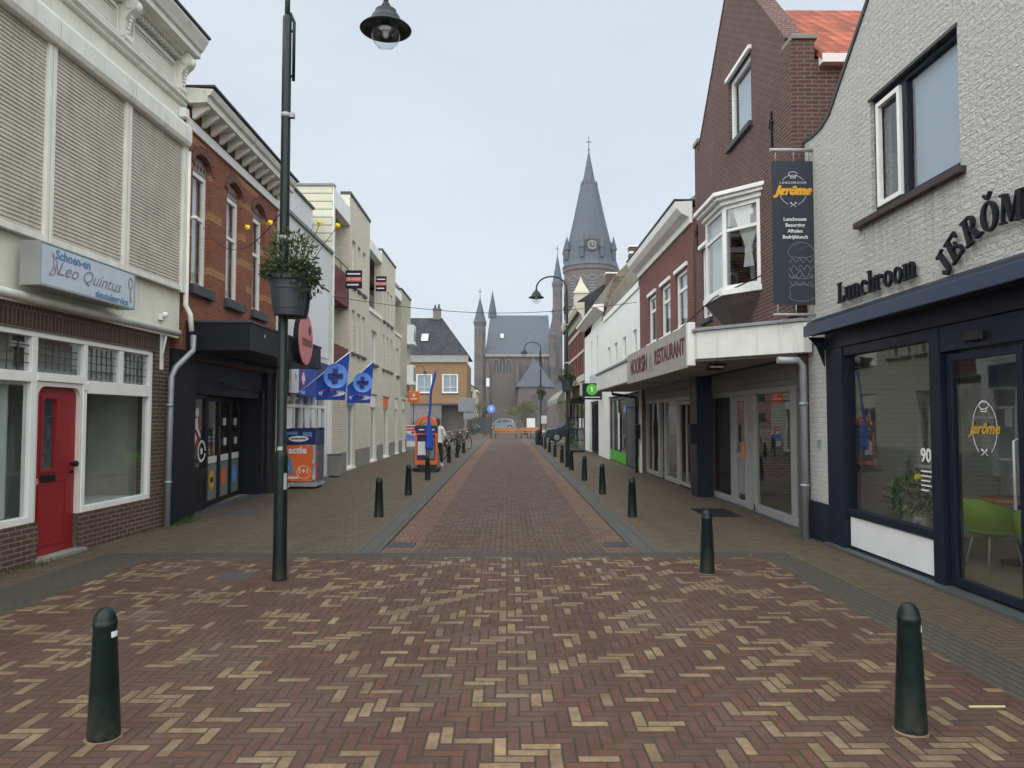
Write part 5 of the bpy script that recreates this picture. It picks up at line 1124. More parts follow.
P('buttress',bt,chbrick,CH); P('roof_dormer',MB().box(cx_(502)-.35,cx_(502)+.35,3.0,5,cz_(336),cz_(331.5)),wprint,CH)
def turret(u0,u1,vtop,vcone,d,name,label=None,n=8,y=0):
    c=cx_((u0+u1)/2,d); r=(cx_(u1,d)-cx_(u0,d))/2/math.cos(PI/8); y=d-140+r
    m=MB().lathe([(r,-.5),(r,cz_(vcone,d)-.5),(r*1.1,cz_(vcone,d)-.4),(r*1.1,cz_(vcone,d))],c,y,0,8,False,PI/8)
    t=P(name,m,chbrick,CH,label=label)
    zc=cz_(vcone,d); zt=cz_(vtop,d); P('cone_roof',MB().lathe([(r*1.22,zc+.003),(r*1.0,zc+(zt-zc)*.12),(r*.08,zc+(zt-zc)*.93),(.02,zt)],c,y,0,8,False,PI/8),slate,t)
    P('cross',MB().box(c-.05,c+.05,y-.05,y+.05,zt-.2,zt+1.6).box(c-.35,c+.35,y-.04,y+.04,zt+.9,zt+1.0),lead,t)
    w=MB()
    for k in range(3):
        zz=zc-2.8-k*4.5
        if zz<3: break
        for a in ((-PI/2),(-PI/4),(-3*PI/4)):
            q=MB().slab(arch(-.22,.22,zz,zz+1.2,6),-.03,.03); rr=r*math.cos(PI/8)+.005; q.xform(Matrix.Translation((c+rr*math.cos(a),y+rr*math.sin(a),0))@Matrix.Rotation(a+PI/2,4,'Z')); w.add(q.v,q.f)
    P('slit_window',w,MATS['church_window_dark'],t)
turret(474,485.3,295,322,139,'corner_turret','left corner turret'); turret(549.2,556.6,316,335,139,'small_turret')
turret(553.4,563,251,283,147,'stair_turret','tall stair turret left of the tower'); turret(609,620,247,268,156,'stair_turret','right stair turret'); 
c=cx_(492,145); P('fleche',MB().lathe([(.9,0),(.75,1.5),(.1,5),(.02,5.6)],c,9,zr-.5,8,False),slate,CH)
# tower
D=156; tx=cx_(590,D); r=(cx_(616,D)-cx_(564,D))/2; ty=D-140; zb=cz_(264,D-4); zt=cz_(148,D)
TW=P('tower_shaft',MB().lathe([(r,-.5),(r,zb-8.6),(r*1.03,zb-8.4),(r*1.03,zb-8.1),(r*.985,zb-8.0),(r*.985,zb-1.0),(r*1.03,zb-.8),(r*1.03,zb)],tx,ty,0,16,False,PI/16),chbrick,CH)
sp=[(1.06,0),(1.0,.05),(.86,.20),(.72,.36),(.55,.52),(.38,.66),(.30,.70)]
SPI=P('spire',MB().lathe([(r*a,zb+(zt-zb)*b_) for a,b_ in ((1.06,.003),(.98,.05),(.85,.2),(.59,.445),(.34,.70),(.27,.71),(.02,1.0))],tx,ty,0,16,False,PI/16),slate,TW)
m=MB()
for k in range(8):
    a=k*PI/4+PI/8; x=tx+r*.30*math.cos(a); y=ty+r*.30*math.sin(a); m.lathe([(.28,0),(.28,.8),(.02,1.5)],x,y,zb+(zt-zb)*.69,6,False)
P('spire_dormer',m,slate,SPI); P('spire_cross',MB().tube([(tx,ty,zt-.2),(tx,ty,zt+3.4)],.07).box(tx-.6,tx+.6,ty-.06,ty+.06,zt+2.1,zt+2.25).ball((tx,ty,zt+.5),.22),lead,SPI)
m=MB(); 
for k in range(8):
    a=k*PI/4+PI/8
    if k%1==0: x=tx+r*.97*math.cos(a); y=ty+r*.97*math.sin(a); m.lathe([(.5,-.3),(.5,1.6),(.75,1.7),(.03,4.6)],x,y,zb+(zt-zb)*.075,6,False)
P_isl('spire_pinnacle',m,slate,SPI)
ck=MB().box(tx-.95,tx+.95,ty-r*.98,ty-r*.5,zb+2.9,zb+5.0).ext([(tx-1.1,zb+5.0),(tx+1.1,zb+5.0),(tx,zb+6.4)],'y',ty-r*1.02,ty-r*.5); P('clock_dormer',ck,slate,SPI)
P('clock_face',MB().ext(ringarc(tx,zb+4.0,.85,.85,.12,.12,0,360),'y',ty-r*.98-.08,ty-r*.98-.02).box(tx-.05,tx+.05,ty-r*.98-.1,ty-r*.98-.03,zb+4.0,zb+4.6).box(tx-.05,tx+.45,ty-r*.98-.1,ty-r*.98-.03,zb+3.95,zb+4.05),paint('gilt_clock',(.45,.40,.26),.4),SPI)
lv=MB(); st_=MB()
for k in range(16):
    a=2*PI*k/16
    rr=r*.985*math.cos(PI/16)
    mt=Matrix.Translation((tx+rr*math.cos(a),ty+rr*math.sin(a),0))@Matrix.Rotation(a+PI/2,4,'Z')
    q=MB().slab(ringarc(0,zb-3.0,.95,.95,.16,.16,0,180,10)+[],-.1,.02); q.xform(mt); st_.add(q.v,q.f)
    if k%2==0:
        q=MB().slab(arch(-.62,.62,zb-7.0,zb-3.0,8),-.03,.03); q.xform(mt); lv.add(q.v,q.f)
        q=MB()
        for j in range(7): q.box(-.6,.6,-.16,-.04,zb-6.8+j*.6,zb-6.6+j*.6)
        q.xform(mt); st_.add(q.v,q.f)
P('belfry_opening',lv,MATS['church_window_dark'],TW); P('belfry_louvre',st_,stone,TW)
# lower chapel and aisle in front
P('chapel_wall',MB().box(cx_(519,125),cx_(560,125),-13,-.3,-.4,7.0).box(cx_(545,125),cx_(640,125),-12,3,-.4,6.2),chbrick,CH)
P('chapel_roof',MB().add([(cx_(516,125),-13.3,7.0),(cx_(556,125),-13.3,7.0),(cx_(556,125),-.4,7.0),(cx_(516,125),-.4,7.0),(cx_(536,125),-11,cz_(357,125)),(cx_(536,125),-.4,cz_(357,125))],[(0,1,4),(1,2,5,4),(2,3,5),(3,0,4,5)]),slate,CH)
P('aisle_roof',MB().add([(cx_(545,125),-12.3,6.2),(cx_(642,125),-12.3,6.2),(cx_(642,125),3,8.5),(cx_(545,125),3,8.5)],[(0,1,2,3)]),slate,CH,recalc=False)
P('chapel_window',MB().slab(arch(cx_(523,125),cx_(528,125),1.5,4.5,8),-13.1,-13.02).slab(arch(cx_(531.5,125),cx_(538,125),1.5,5.2,8),-13.1,-13.02).slab(arch(cx_(542,125),cx_(547,125),1.5,4.5,8),-13.1,-13.02),MATS['church_window_dark'],CH)
P('churchyard_wall',MB().box(cx_(486,118),cx_(518,118),-20,-19.5,-.4,3.2),chbrick,CH)
# ================================================================== TREES
bark=paint('grey_bark',(.10,.095,.07),.9,.3); twig=paint('bare_twigs',(.12,.115,.075),.9,.2)
def tree(x,y,h,seed,label,leafmat,nleaf,group=None):
    rn=random.Random(seed); t=T('bare_tree',label,'tree',(x,y,0),0,group); m=MB(); tw=MB(); lf=MB()
    m.tube([(0,0,-.1),(.02,0,h*.2),(.0,.03,h*.34)],[.17,.12,.10],8)
    def br(p,d,L,r,lvl):
        q=p+d*L; mid=p.lerp(q,.5)+Vector((rn.gauss(0,.05),rn.gauss(0,.05),.04))*L; (m if lvl<2 else tw).tube([p,mid,q],[r,r*.8,r*.55],5 if lvl<2 else 3,False)
        if lvl==4:
            for k in range(nleaf): 
                a=q+Vector((rn.gauss(0,.18),rn.gauss(0,.18),rn.gauss(0,.15))); u=Vector((rn.gauss(0,1),rn.gauss(0,1),rn.gauss(0,1))).normalized()*.07; v=u.orthogonal().normalized()*.04; lf.add([a-u,a+v,a+u,a-v],[(0,1,2,3)])
            return
        for k in range(3 if lvl<3 else 4):
            nd=(d+Vector((rn.gauss(0,.55),rn.gauss(0,.55),rn.gauss(.32,.3)))).normalized(); br(q,nd,L*rn.uniform(.6,.82),r*.6,lvl+1)
    for k in range(5):
        a=k*1.26+rn.random(); br(Vector((0,0,h*.16)),Vector((math.cos(a)*.5,math.sin(a)*.5,.9)).normalized(),h*.2,.06,0)
    P('trunk',m,bark,t); c=P('branches',tw,twig,t,recalc=False); 
    if nleaf: P('leaf_buds',lf,leafmat,c,recalc=False)
buds=leafm('bud_green',(.10,.12,.045))
tree(1.85,76,4.4,3,'small budding tree behind the wooden benches in front of the church',buds,3)
tree(-3.4,92,5.0,8,'bare slim tree by the houses left of the church',buds,1)
tree(6.6,84,5.2,12,'bare tree near the parked cars right of the benches',buds,1)
# ================================================================== STREET FURNITURE
def bollard():
    t=T('bollard','','bollard',(0,0,0),0,'green street bollards')
    P('post',MB().lathe([(.001,-.03),(.081,-.03),(.082,.02),(.079,.1),(.058,.585),(.0605,.59),(.0605,.612),(.0575,.615),(.0555,.63),(.050,.652),(.036,.675),(.019,.686),(.001,.688)],n=28),dgreen,t)
    P('base_ring',MB().lathe([(.100,-.01),(.098,.002),(.082,.005)],n=7,ex=1.05),paint('sandy_mortar',(.17,.115,.08),.9,.45,scale=25.),t)
    P('reflector',MB().ext(ringarc(0,0,.0625,.0625,.002,.002,-85,-45,8),'z',.535,.565),wprint,t)
    return t
B0=bollard()
bl=[(-2.15,4.07,'large foreground bollard at the lower left corner of the picture'),(2.2,4.12,'large foreground bollard at the lower right corner of the picture'),(2.2,8.25,'bollard standing alone on the right before the kerb slabs begin'),
(2.15,12.85,'second bollard from the front in the row on the right sidewalk'),(2.13,16.7,'third bollard from the front in the row on the right sidewalk'),(2.1,20.3,'fourth bollard from the front in the row on the right sidewalk'),(2.1,24.4,'bollard just before the nearer right lamp post'),(2.1,28.5,'bollard just beyond the nearer right lamp post'),(2.1,32.7,'second bollard beyond the nearer right lamp post'),(2.1,36.9,'third bollard beyond the nearer right lamp post'),(2.1,41.0,'bollard before the farther right lamp post'),(2.1,44.6,'farthest bollard on the right close to the second lamp post'),
(-2.2,12.9,'nearest bollard of the left row beyond the lamp post'),(-2.17,16.5,'second bollard of the left row beyond the lamp post'),(-2.17,20.5,'bollard standing right in front of the orange kiosk'),(-2.2,28.4,'first bollard beyond the orange kiosk beside the person'),(-2.15,32.2,'bollard in front of the bicycles, second past the kiosk'),(-2.1,36.2,'farthest bollard of the left row among the bicycles')]
for i,(x,y,l) in enumerate(bl):
    o=B0 if i==0 else copytree(B0); o.location=(x,y,0 if y<9.5 else 0); o.rotation_euler.z=(i*.7) if i else .9; o['label']=l
    o.rotation_euler.x=R((.6,-.5,.3,-.8,.5)[i%5]); o.rotation_euler.y=R((-.9,1.3,.4,-.5,.6)[i%5])
def lamp(label,rot=0.):
    """gooseneck lamp, arm reaching to local +x"""
    t=T('street_lamp',label,'street lamp',(0,0,0),rot,'gooseneck street lamps')
    P('pole',MB().lathe([(.078,-.05),(.076,.04),(.071,.3),(.069,1.26),(.069,1.30),(.062,1.335),(.052,1.35),(.051,3.8),(.048,6.05),(.03,6.08)],n=24),dgreen,t)
    pts=[(0.0,0,5.95)]+[(.535-.535*math.cos(R(a)),0,6.25+.42*math.sin(R(a))) for a in range(0,181,15)]+[(1.07,0,6.17)]
    P('arm',MB().tube(pts,.028,10).tube([(.075,0,5.35),(.075,0,6.0),(.03,0,6.1)],.018,8).tube([(0,0,5.4),(.075,0,5.4)],.015,6).tube([(0,0,5.9),(.075,0,5.9)],.015,6).ball((1.07,0,6.18),.05),dgreen,t)
    hd=P('lamp_head',MB().lathe([(.03,6.12),(.04,6.1),(.06,6.07),(.115,6.05),(.12,6.0),(.15,5.985),(.17,5.93),(.175,5.905),(.19,5.90),(.255,5.865),(.28,5.84),(.275,5.835),(.24,5.85),(.14,5.875),(.13,5.90)],1.07,0,.08,32),dgreen,t)
    P('lamp_glass',MB().lathe([(.155,5.885),(.165,5.84),(.158,5.77),(.132,5.70),(.085,5.65),(.001,5.63)],1.07,0,.08,24),lampglass,hd,recalc=False)
    P('bulb',MB().ball((1.07,0,5.88),.035,.035,.055).lathe([(.06,5.86),(.05,5.83)],1.07,0,.08,12),wprint,hd)
    P('clamp',MB().lathe([(.053,4.94),(.053,4.99)]).box(.05,.09,-.03,.03,4.94,4.99).lathe([(.055,3.60),(.055,3.65)]).box(.05,.09,-.03,.03,3.6,3.65),alu,t)
    P('sticker',MB().ext(ringarc(0,0,.0722,.0722,.001,.001,-50,-15,8),'z',.95,1.12).ext(ringarc(0,0,.0532,.0532,.001,.001,-120,-60,8),'z',1.36,1.40),paint('worn_sticker',(.35,.38,.36),.6,.2),t)
    return t
L0=lamp('dark green gooseneck street lamp in the left foreground, nearest to the camera'); L0.location=(-2.39,7.93,0)
def sl_(x,y,rz,lab):
    o=copytree(L0); o.location=(x,y,0); o.rotation_euler.z=rz; o['label']=lab
sl_(2.1,26.0,PI,'nearer gooseneck street lamp on the right with a flower basket'); sl_(2.2,48.6,PI,'farther gooseneck street lamp on the right with a flower basket'); sl_(-8.9,71,0,'distant street lamp in front of the ochre house')
def planter(label,x,y,z=2.76,seed=1,big=1.):
    t=T('hanging_planter',label,'flower basket',(x,y,z),0,'flower planters clamped to lamp posts')
    m=MB()
    for sy in (-1,1):
        n=12; pr=((.155,0),(.165,.06),(.17,.07),(.20,.36),(.215,.37),(.215,.42),(.19,.42),(.18,.36))
        vs=[];fs=[]
        for r,zz in pr:
            for k in range(n+1):
                a=PI*k/n; vs.append((r*1.0*math.cos(a)+.0,sy*(.065+r*1.05*math.sin(a)),zz))
        K_=n+1
        for i in range(len(pr)-1):
            for k in range(n): fs.append((i*K_+k,i*K_+k+1,(i+1)*K_+k+1,(i+1)*K_+k))
            fs.append((i*K_,(i+1)*K_,(i+1)*K_+n,i*K_+n))
        fs.append([k for k in range(K_)]); fs.append([6*K_+k for k in range(K_)]); m.add(vs,fs)
    P('pot',m,paint('charcoal_plastic',(.035,.04,.05),.5,.15,dirt=.1),t); P('hoop',MB().lathe([(.20,.27),(.203,.285),(.20,.30)],n=24,ey=1.35).tube([(-.2,0,.285),(.2,0,.285)],.008),lead,t)
    P('foliage',foliage(foliage(MB(),(0,0,.47),.30,.34,.14,int(1050*big),.05,seed,.3),(.18,-.1,0.36),.17,.24,.17,340,.045,seed+1,.6),leafd,t,recalc=False)
    P('upright_shoots',foliage(MB(),(0,0,.66),.27,.26,.26,int(520*big),.045,seed+2,-.6),leafg,t,recalc=False)
    m=MB(); rn=random.Random(seed)
    for k in range(26):
        a=rn.uniform(0,6.28); e=(math.cos(a)*rn.uniform(.1,.36),math.sin(a)*rn.uniform(.05,.3),rn.uniform(.7,1.0)); m.tube([(math.cos(a)*.08,math.sin(a)*.1,.42),(e[0]*.5,e[1]*.5,.62),e],[.004,.003,.002],4,False)
    P('stems',m,twig,t); return t
pl0=planter('charcoal planter with greenery clamped to the left foreground lamp',-2.31,7.93,2.78,4,1.5)
m=MB(); fm=MB()
for dx,dz in ((-.43,.93),(-.19,.98),(.33,.98),(.52,.95)):
    m.tube([(dx*.2,0,.4),(dx*.7,-.1,.75),(dx,-.12,dz)],.004,5); 
    for k in range(6): a=k*PI/3; fm.ball((dx+.016*math.cos(a),-.13+.01*math.sin(a*2),dz+.016*math.sin(a)),.014,.009,.014,6,4)
    fm.ball((dx,-.14,dz),.014,.02,.014,8,5)
P('flower_stem',m,lead,pl0); P('yellow_flower',fm,yflower,pl0)
planter('charcoal planter clamped to the nearer right lamp',2.1,26.0,2.62,14); planter('charcoal planter with brighter greenery clamped to the farther right lamp',2.2,48.6,2.9,24)
# cable across the street
cb=MB().tube([(-5.2+9.4*i/30,22.0+2*i/30,5.3+.15*i/30-.42*math.sin(PI*i/30)) for i in range(31)],.009,5); tag(P('overhead_cable',cb,black),'thin overhead cable sagging across the street','cable')
cb=MB().tube([(-5.1+2.7*i/16,12.4-4.4*i/16,4.9-.9*math.sin(PI*.5*i/16)-.25*math.sin(PI*i/16)) for i in range(17)],.006,5); tag(P('overhead_cable',cb,black),'thin cable from the red brick house to the foreground lamp','cable')
cb=MB().tube([(3.75+.5*i/12,12.0+.4*i/12,3.75+.5*i/12) for i in range(2)],.006,5); 
wr=MB().tube([(3.02,19.,3.2),(3.4,16,3.3),(3.7,13.2,3.85),(4.2,12.2,4.05)],.012,5); tag(P('awning_cable',wr,black),'black slack cable from the bay window along the restaurant canopy','cable')
# kiosk -------------------------------------------------------------
KO=T('advertising_kiosk','orange and blue arched advertising stand on a black wheeled base','advertising stand',(-2.57,24.0,0))
P('frame',MB().frame(-.36,.34,.22,1.22,-.17,.17,.06),orange,KO,.01); P('blue_band',MB().box(-.36,.34,-.18,.18,1.222,1.46),deepblue,KO,.006); P('band_lettering',MB().box(-.24,-.06,-.186,-.181,1.31,1.345).box(.06,.26,-.186,-.181,1.31,1.345),wprint,KO)
P('arch_top',MB().slab(ringarc(-.01,1.462,.33,.30,.11,.10,0,180,20),-.16,.16).slab(ringarc(-.01,1.462,.15,.14,.05,.05,0,180,14),-.16,.16),orange,KO,.004); P('arch_panel',MB().slab(ell(-.01,1.463,.215,.195,0,180,16),-.12,.12,[]),paint('dark_orange_panel',(.35,.08,.02),.6),KO) if 0 else None
P('backboard',MB().box(-.30,.28,-.10,.10,.285,1.155),deepblue,KO); P('poster',MB().box(-.28,-.02,-.125,-.101,.52,.95),wprint,KO); P('photo_poster',MB().box(.03,.25,-.12,-.101,.4,1.08),paint('grey_photo',(.25,.28,.33),.5,.5,scale=14.),KO); P('orange_foot',MB().box(-.34,.32,-.176,-.171,.22,.36),orange,KO)
P('base',MB().box(-.42,.42,-.32,.32,.05,.13).box(-.3,.3,-.2,.2,.13,.215).box(-.6,-.4,-.12,.12,.03,.08),blackgloss,KO,.01)
for sx in (-.36,.36):
    for sy in (-.26,.26): P('wheel',MB().tube([(sx-.025,sy,.06),(sx+.025,sy,.06)],.06,14),blackgloss,KO)
ff=T('feather_flag','furled royal blue feather flag standing in front of the orange kiosk','flag',(-2.46,23.6,0))
P('pole',MB().tube([(0,0,.05),(.0,0,1.6),(.06,0,2.5),(.16,0,3.1),(.21,0,3.2)],[.016,.015,.012,.01,.009],8),lead,ff)
n=26; vs=[];fs=[]
def fw_(z): 
    return .17 if z<.9 else (.15 if z<1.25 else (.15-.085*(z-1.25)/.35 if z<1.6 else .055))
for i in range(n+1):
    z=.70+i*(3.18-.70)/n; x0=0 if z<1.6 else .0+.06*min(1,(z-1.6)/.9)+(.13*max(0,(z-2.5)/.68)**1.2 if z>2.5 else 0); w=fw_(z)
    for k in range(14):
        a=2*PI*k/14; rr=w*(1+.32*math.sin(3*a+z*2.4)+.15*math.sin(5*a-z*4)); vs.append((x0+rr*.62*math.cos(a)+.01*math.sin(z*7),rr*.5*math.sin(a),z))
for i in range(n):
    for k in range(14): k2=(k+1)%14; fs.append((i*14+k,i*14+k2,(i+1)*14+k2,(i+1)*14+k))
fs.append(list(range(14))); fs.append([n*14+k for k in range(14)]); P('cloth',MB().add(vs,fs,True),paint('flag_blue_cloth',(.012,.075,.42),.7,.15,dirt=.0),ff); P('base',MB().box(-.25,.25,-.2,.2,.0,.05).tube([(0,0,.04),(0,0,.2)],.03),blackgloss,ff,.01)
# person -------------------------------------------------------------
def skin(name,verts,edges,radii,mat,parent,root=0,sub=2):
    me=bpy.data.meshes.new(name); me.from_pydata(verts,edges,[]); me.materials.append(mat); o=bpy.data.objects.new(name,me); COL.objects.link(o); o.parent=parent
    s=o.modifiers.new('skin','SKIN'); s.use_smooth_shade=True; u=o.modifiers.new('sub','SUBSURF'); u.levels=sub; u.render_levels=sub
    for i,r in enumerate(radii):
        rr=r if isinstance(r,tuple) else (r,r); me.skin_vertices[0].data[i].radius=rr; me.skin_vertices[0].data[i].use_root=(i==root)
    return o
skinm=paint('skin_tone',(.45,.27,.2),.5,.05,dirt=0.); hairm=paint('brown_hair',(.07,.03,.018),.7,.2); trous=paint('black_trousers',(.012,.012,.016),.9,.2); jack=paint('white_jacket_cloth',(.66,.66,.66),.8,.06,dirt=.0)
pe=T('person','person in a white jacket and black trousers standing half hidden behind the orange kiosk','person',(-2.46,26.6,0),R(200)); pe.scale=(.97,.97,.97)
body=[(0,0,.93),(0,0,1.10),(0,.0,1.28),(0,.01,1.40),(0,.0,1.47),(0,-.02,1.53),  (.09,0,.90),(.10,-.02,.5),(.10,.03,.10),(.10,-.09,.05), (-.09,0,.90),(-.11,.03,.5),(-.13,.10,.10),(-.13,-.02,.05), (.17,.0,1.38),(.23,.02,1.12),(.21,-.12,.93),(.20,-.17,.87), (-.17,.0,1.38),(-.24,.03,1.12),(-.23,-.08,.91),(-.22,-.12,.85)]
be=[(0,1),(1,2),(2,3),(3,4),(4,5),(0,6),(6,7),(7,8),(8,9),(0,10),(10,11),(11,12),(12,13),(3,14),(14,15),(15,16),(16,17),(3,18),(18,19),(19,20),(20,21)]
br_=[(.14,.10),(.13,.09),(.15,.10),(.11,.08),.05,.05,.085,.06,.042,.035,.085,.06,.042,.035,.055,.042,.03,.028,.055,.042,.03,.028]
skin('body',body,be,br_,skinm,pe)
hd=MB().ball((0,-.02,1.62),.078,.095,.115,16,12); hd.ball((0,-.115,1.615),.012,.018,.02,8,6); 
for sx in (-1,1): hd.ball((.078*sx,-.01,1.62),.012,.02,.03,8,6)
P('head',hd,skinm,pe); P('eyes',MB().ball((.03,-.105,1.635),.011).ball((-.03,-.105,1.635),.011),black,pe); P('mouth',MB().ball((0,-.108,1.572),.022,.008,.006),redp,pe)
P('hair',MB().ball((0,.008,1.65),.09,.102,.108,14,10).ball((0,.07,1.58),.07,.05,.12,12,8),hairm,pe)
skin('jacket',[(0,0,.88),(0,0,1.0),(0,0,1.15),(0,0,1.30),(0,.005,1.41),(0,0,1.47),(.17,0,1.385),(.23,.02,1.12),(.213,-.11,.95),(-.17,0,1.385),(-.24,.03,1.12),(-.232,-.07,.93)],[(0,1),(1,2),(2,3),(3,4),(4,5),(4,6),(6,7),(7,8),(4,9),(9,10),(10,11)],[(.17,.125),(.165,.12),(.16,.115),(.175,.12),(.13,.095),.065,.075,.058,.045,.075,.058,.045],jack,pe,1)
skin('trousers',[(0,0,.95),(0,0,.88),(.09,0,.82),(.10,-.02,.5),(.10,.03,.12),(-.09,0,.82),(-.11,.03,.5),(-.13,.10,.12)],[(0,1),(1,2),(2,3),(3,4),(1,5),(5,6),(6,7)],[(.155,.11),(.15,.11),.10,.075,.06,.10,.075,.06],trous,pe,1)
for hx,hy,hz in ((.20,-.17,.87),(-.22,-.12,.85)):
    vs=[(hx,hy+.03,hz+.03),(hx,hy,hz-.03)];es=[(0,1)];rr=[.022,.026]
    for k in range(4):
        o_=len(vs); fx=-.026+.017*k; vs+=[(hx+fx,hy-.008,hz-.07),(hx+fx*1.05,hy-.018,hz-.105),(hx+fx,hy-.004,hz-.13+.006*abs(k-1.5))]; es+=[(1,o_),(o_,o_+1),(o_+1,o_+2)]; rr+=[.009,.008,.007]
    o_=len(vs); vs+=[(hx-.03*(1 if hx>0 else -1),hy-.02,hz-.04),(hx-.035*(1 if hx>0 else -1),hy-.035,hz-.075)]; es+=[(1,o_),(o_,o_+1)]; rr+=[.01,.008]
    skin('hand',vs,es,rr,skinm,pe,0,1)
sh=MB(); 
for sx,sy in ((.10,.03),(-.13,.10)): sh.ball((sx,sy-.06,.05),.05,.14,.05,12,8).box(sx-.045,sx+.045,sy-.19,sy+.06,.002,.025)
P('shoes',sh,wprint,pe)
# bicycles -------------------------------------------------------------
def bicycle():
    t=T('bicycle','','bicycle',(0,0,0),0,'bicycles parked by the left bollards')
    for x in (-.54,.54):
        w=MB(); w.tube([(x+.335*math.cos(2*PI*k/28),0,.35+.335*math.sin(2*PI*k/28)) for k in range(29)],.019,6,False)
        wh=P('wheel',w,blackgloss,t); s=MB().tube([(x+.31*math.cos(2*PI*k/28),0,.35+.31*math.sin(2*PI*k/28)) for k in range(29)],.008,5,False)
        for k in range(14): a=2*PI*k/14; s.tube([(x,0,.35),(x+.31*math.cos(a),0,.35+.31*math.sin(a))],.003,3,False)
        s.tube([(x,-.04,.35),(x,.04,.35)],.02,8); P('rim',s,alu,wh)
        P('mudguard',MB().tube([(x+.37*math.cos(a),0,.35+.37*math.sin(a)) for a in [R(q) for q in (range(-10,150,12) if x>0 else range(30,200,12))]],.02,5),black,t)
    P('frame',MB().tube([(-.54,0,.35),(-.12,0,.32),(.40,0,.78),(.36,0,.92)],.017).tube([(-.12,0,.32),(-.24,0,.86)],.017).tube([(-.54,0,.35),(-.2,0,.72)],.012).tube([(.38,0,.84),(-.19,0,.62)],.014).tube([(.38,0,.82),(.47,0,.55),(.54,0,.35)],.014),black,t)
    P('handlebar',MB().tube([(.36,0,.92),(.34,0,1.06)],.013).tube([(.16,-.28,1.04),(.3,-.22,1.1),(.36,0,1.08),(.3,.22,1.1),(.16,.28,1.04)],.013),alu,t)
    P('saddle',MB().ball((-.27,0,.94),.13,.08,.035,12,6).tube([(-.24,0,.84),(-.26,0,.93)],.013),blackgloss,t)
    P('rack',MB().box(-.85,-.4,-.06,.06,.74,.755).tube([(-.6,.05,.74),(-.54,.05,.35)],.008).tube([(-.6,-.05,.74),(-.54,-.05,.35)],.008),black,t)
    P('crank',MB().tube([(-.12,-.07,.32),(-.12,.07,.32)],.014).tube([(-.12,.07,.32),(-.02,.08,.2)],.01).tube([(-.12,-.07,.32),(-.22,-.08,.44)],.01).lathe([(.001,-.003),(.09,0),(.001,.003)],0,0,0,14).box(-.06,.02,.08,.14,.19,.21),lead,t)
    P('headlight',MB().ball((.42,0,.95),.035),wprint,t); return t
bk=bicycle()
bikes=[(-3.05,30.6,40,3,'nearest parked bicycle, just beyond the person behind the kiosk'),(-2.9,33.2,65,-2,'second parked bicycle, leaning among the left bollards'),(-2.75,35.6,50,4,'third parked bicycle, beside the farthest left bollards'),(-2.6,38.6,75,-3,'fourth parked bicycle, near the traffic sign back'),(-2.35,41.5,60,2,'farthest parked bicycle, its wheel seen against the road end'),(-2.7,62.0,20,-3,'lone bicycle parked beside the blue round sign')]
for i,(x,y,a,l_,lab) in enumerate(bikes):
    o=bk if i==0 else copytree(bk); o.location=(x,y,.01); o.rotation_euler=(R(l_*2),0,-R(a)); o['label']=lab
cr=T('bicycle_crate','pale plastic crate on the front of the nearest bicycle','crate',(-2.75,30.2,.78),R(-40)); P('crate_body',MB().frame(-.2,.2,0,.24,-.14,-.13,.03).box(-.2,.2,-.129,.14,0,.012).box(-.2,-.19,-.129,.14,.012,.24).box(.19,.2,-.129,.14,.012,.24).box(-.19,.19,.13,.14,.012,.24),paint('pale_green_plastic',(.5,.55,.45),.5),cr)
# traffic sign back, blue sign, white board
def sign_post(name,x,y,h,label,cat='traffic sign'):
    t=T(name,label,cat,(x,y,0)); P('post',MB().tube([(0,0,-.05),(0,0,h)],.035,10),lead,t); return t
t=sign_post('traffic_sign',-3.1,59.,3.4,'grey back of a rectangular traffic sign beside the bicycles'); P('panel',MB().box(-.75,.62,-.07,-.04,2.2,3.3),paint('sign_back_grey',(.19,.21,.24),.5),t,.01); P('small_panel',MB().box(-.35,.4,-.07,-.04,1.6,2.1),MATS['sign_back_grey'],t)
t=sign_post('traffic_sign',-1.3,61.5,5.0,'round blue traffic sign with a white mark on a tall dark post'); P('disc',MB().ext(ell(0,2.45,.34,.34),'y',-.07,-.045),lblue,t); P('white_mark',MB().box(-.05,.05,-.08,-.072,2.3,2.65).box(-.12,-.051,-.08,-.072,2.42,2.5).box(.051,.12,-.08,-.072,2.42,2.5),wprint,t); P('top_plate',MB().box(-.42,-.15,-.05,-.02,4.3,5.0),wprint,t)
t=sign_post('notice_board',2.05,64,1.0,'white notice board on legs behind the benches','notice board'); P('board',MB().box(-.36,.36,-.07,-.04,.85,1.68),wprint,t,.01); P('leg',MB().tube([(-.3,0,0),(-.3,0,1)],.03),lead,t); P('foot',MB().box(-.4,.4,-.1,.1,0,.05),lead,t)
t=sign_post('information_post',2.45,47.0,1.9,'white information plate on a post beside the farther right lamp','notice board'); P('board',MB().box(-.3,.05,-.07,-.04,1.35,1.85),wprint,t)
db=T('litter_bin','dark green round litter bin at the foot of the farther right lamp','litter bin',(2.02,47.7,0)); P('drum',MB().lathe([(.2,.0),(.22,.1),(.22,.75),(.19,.9),(.05,.98)],n=20),dgreen,db); P('slot',MB().box(-.12,.12,-.225,-.19,.62,.72),black,db)
for x0,lab in ((-1.1,'left wooden planter bench at the end of the street'),(1.05,'right wooden planter bench at the end of the street')):
    t=T('wooden_bench',lab,'bench',(x0,62.5,0),0,'wooden benches at the end of the street'); s=MB()
    for k in range(3): s.box(0,2.0,-.2+k*.15,-.07+k*.15,.45,.49)
    for k in range(2): s.box(0,2.0,.26,.29,.6+k*.16,.74+k*.16)
    P('seat',s,wood,t,.004)
    for x in (.15,1.85): P('leg',MB().box(x-.04,x+.04,-.2,.25,0,.448),lead,t); P('back_support',MB().box(x-.03,x+.03,.291,.32,.3,.9),lead,t)
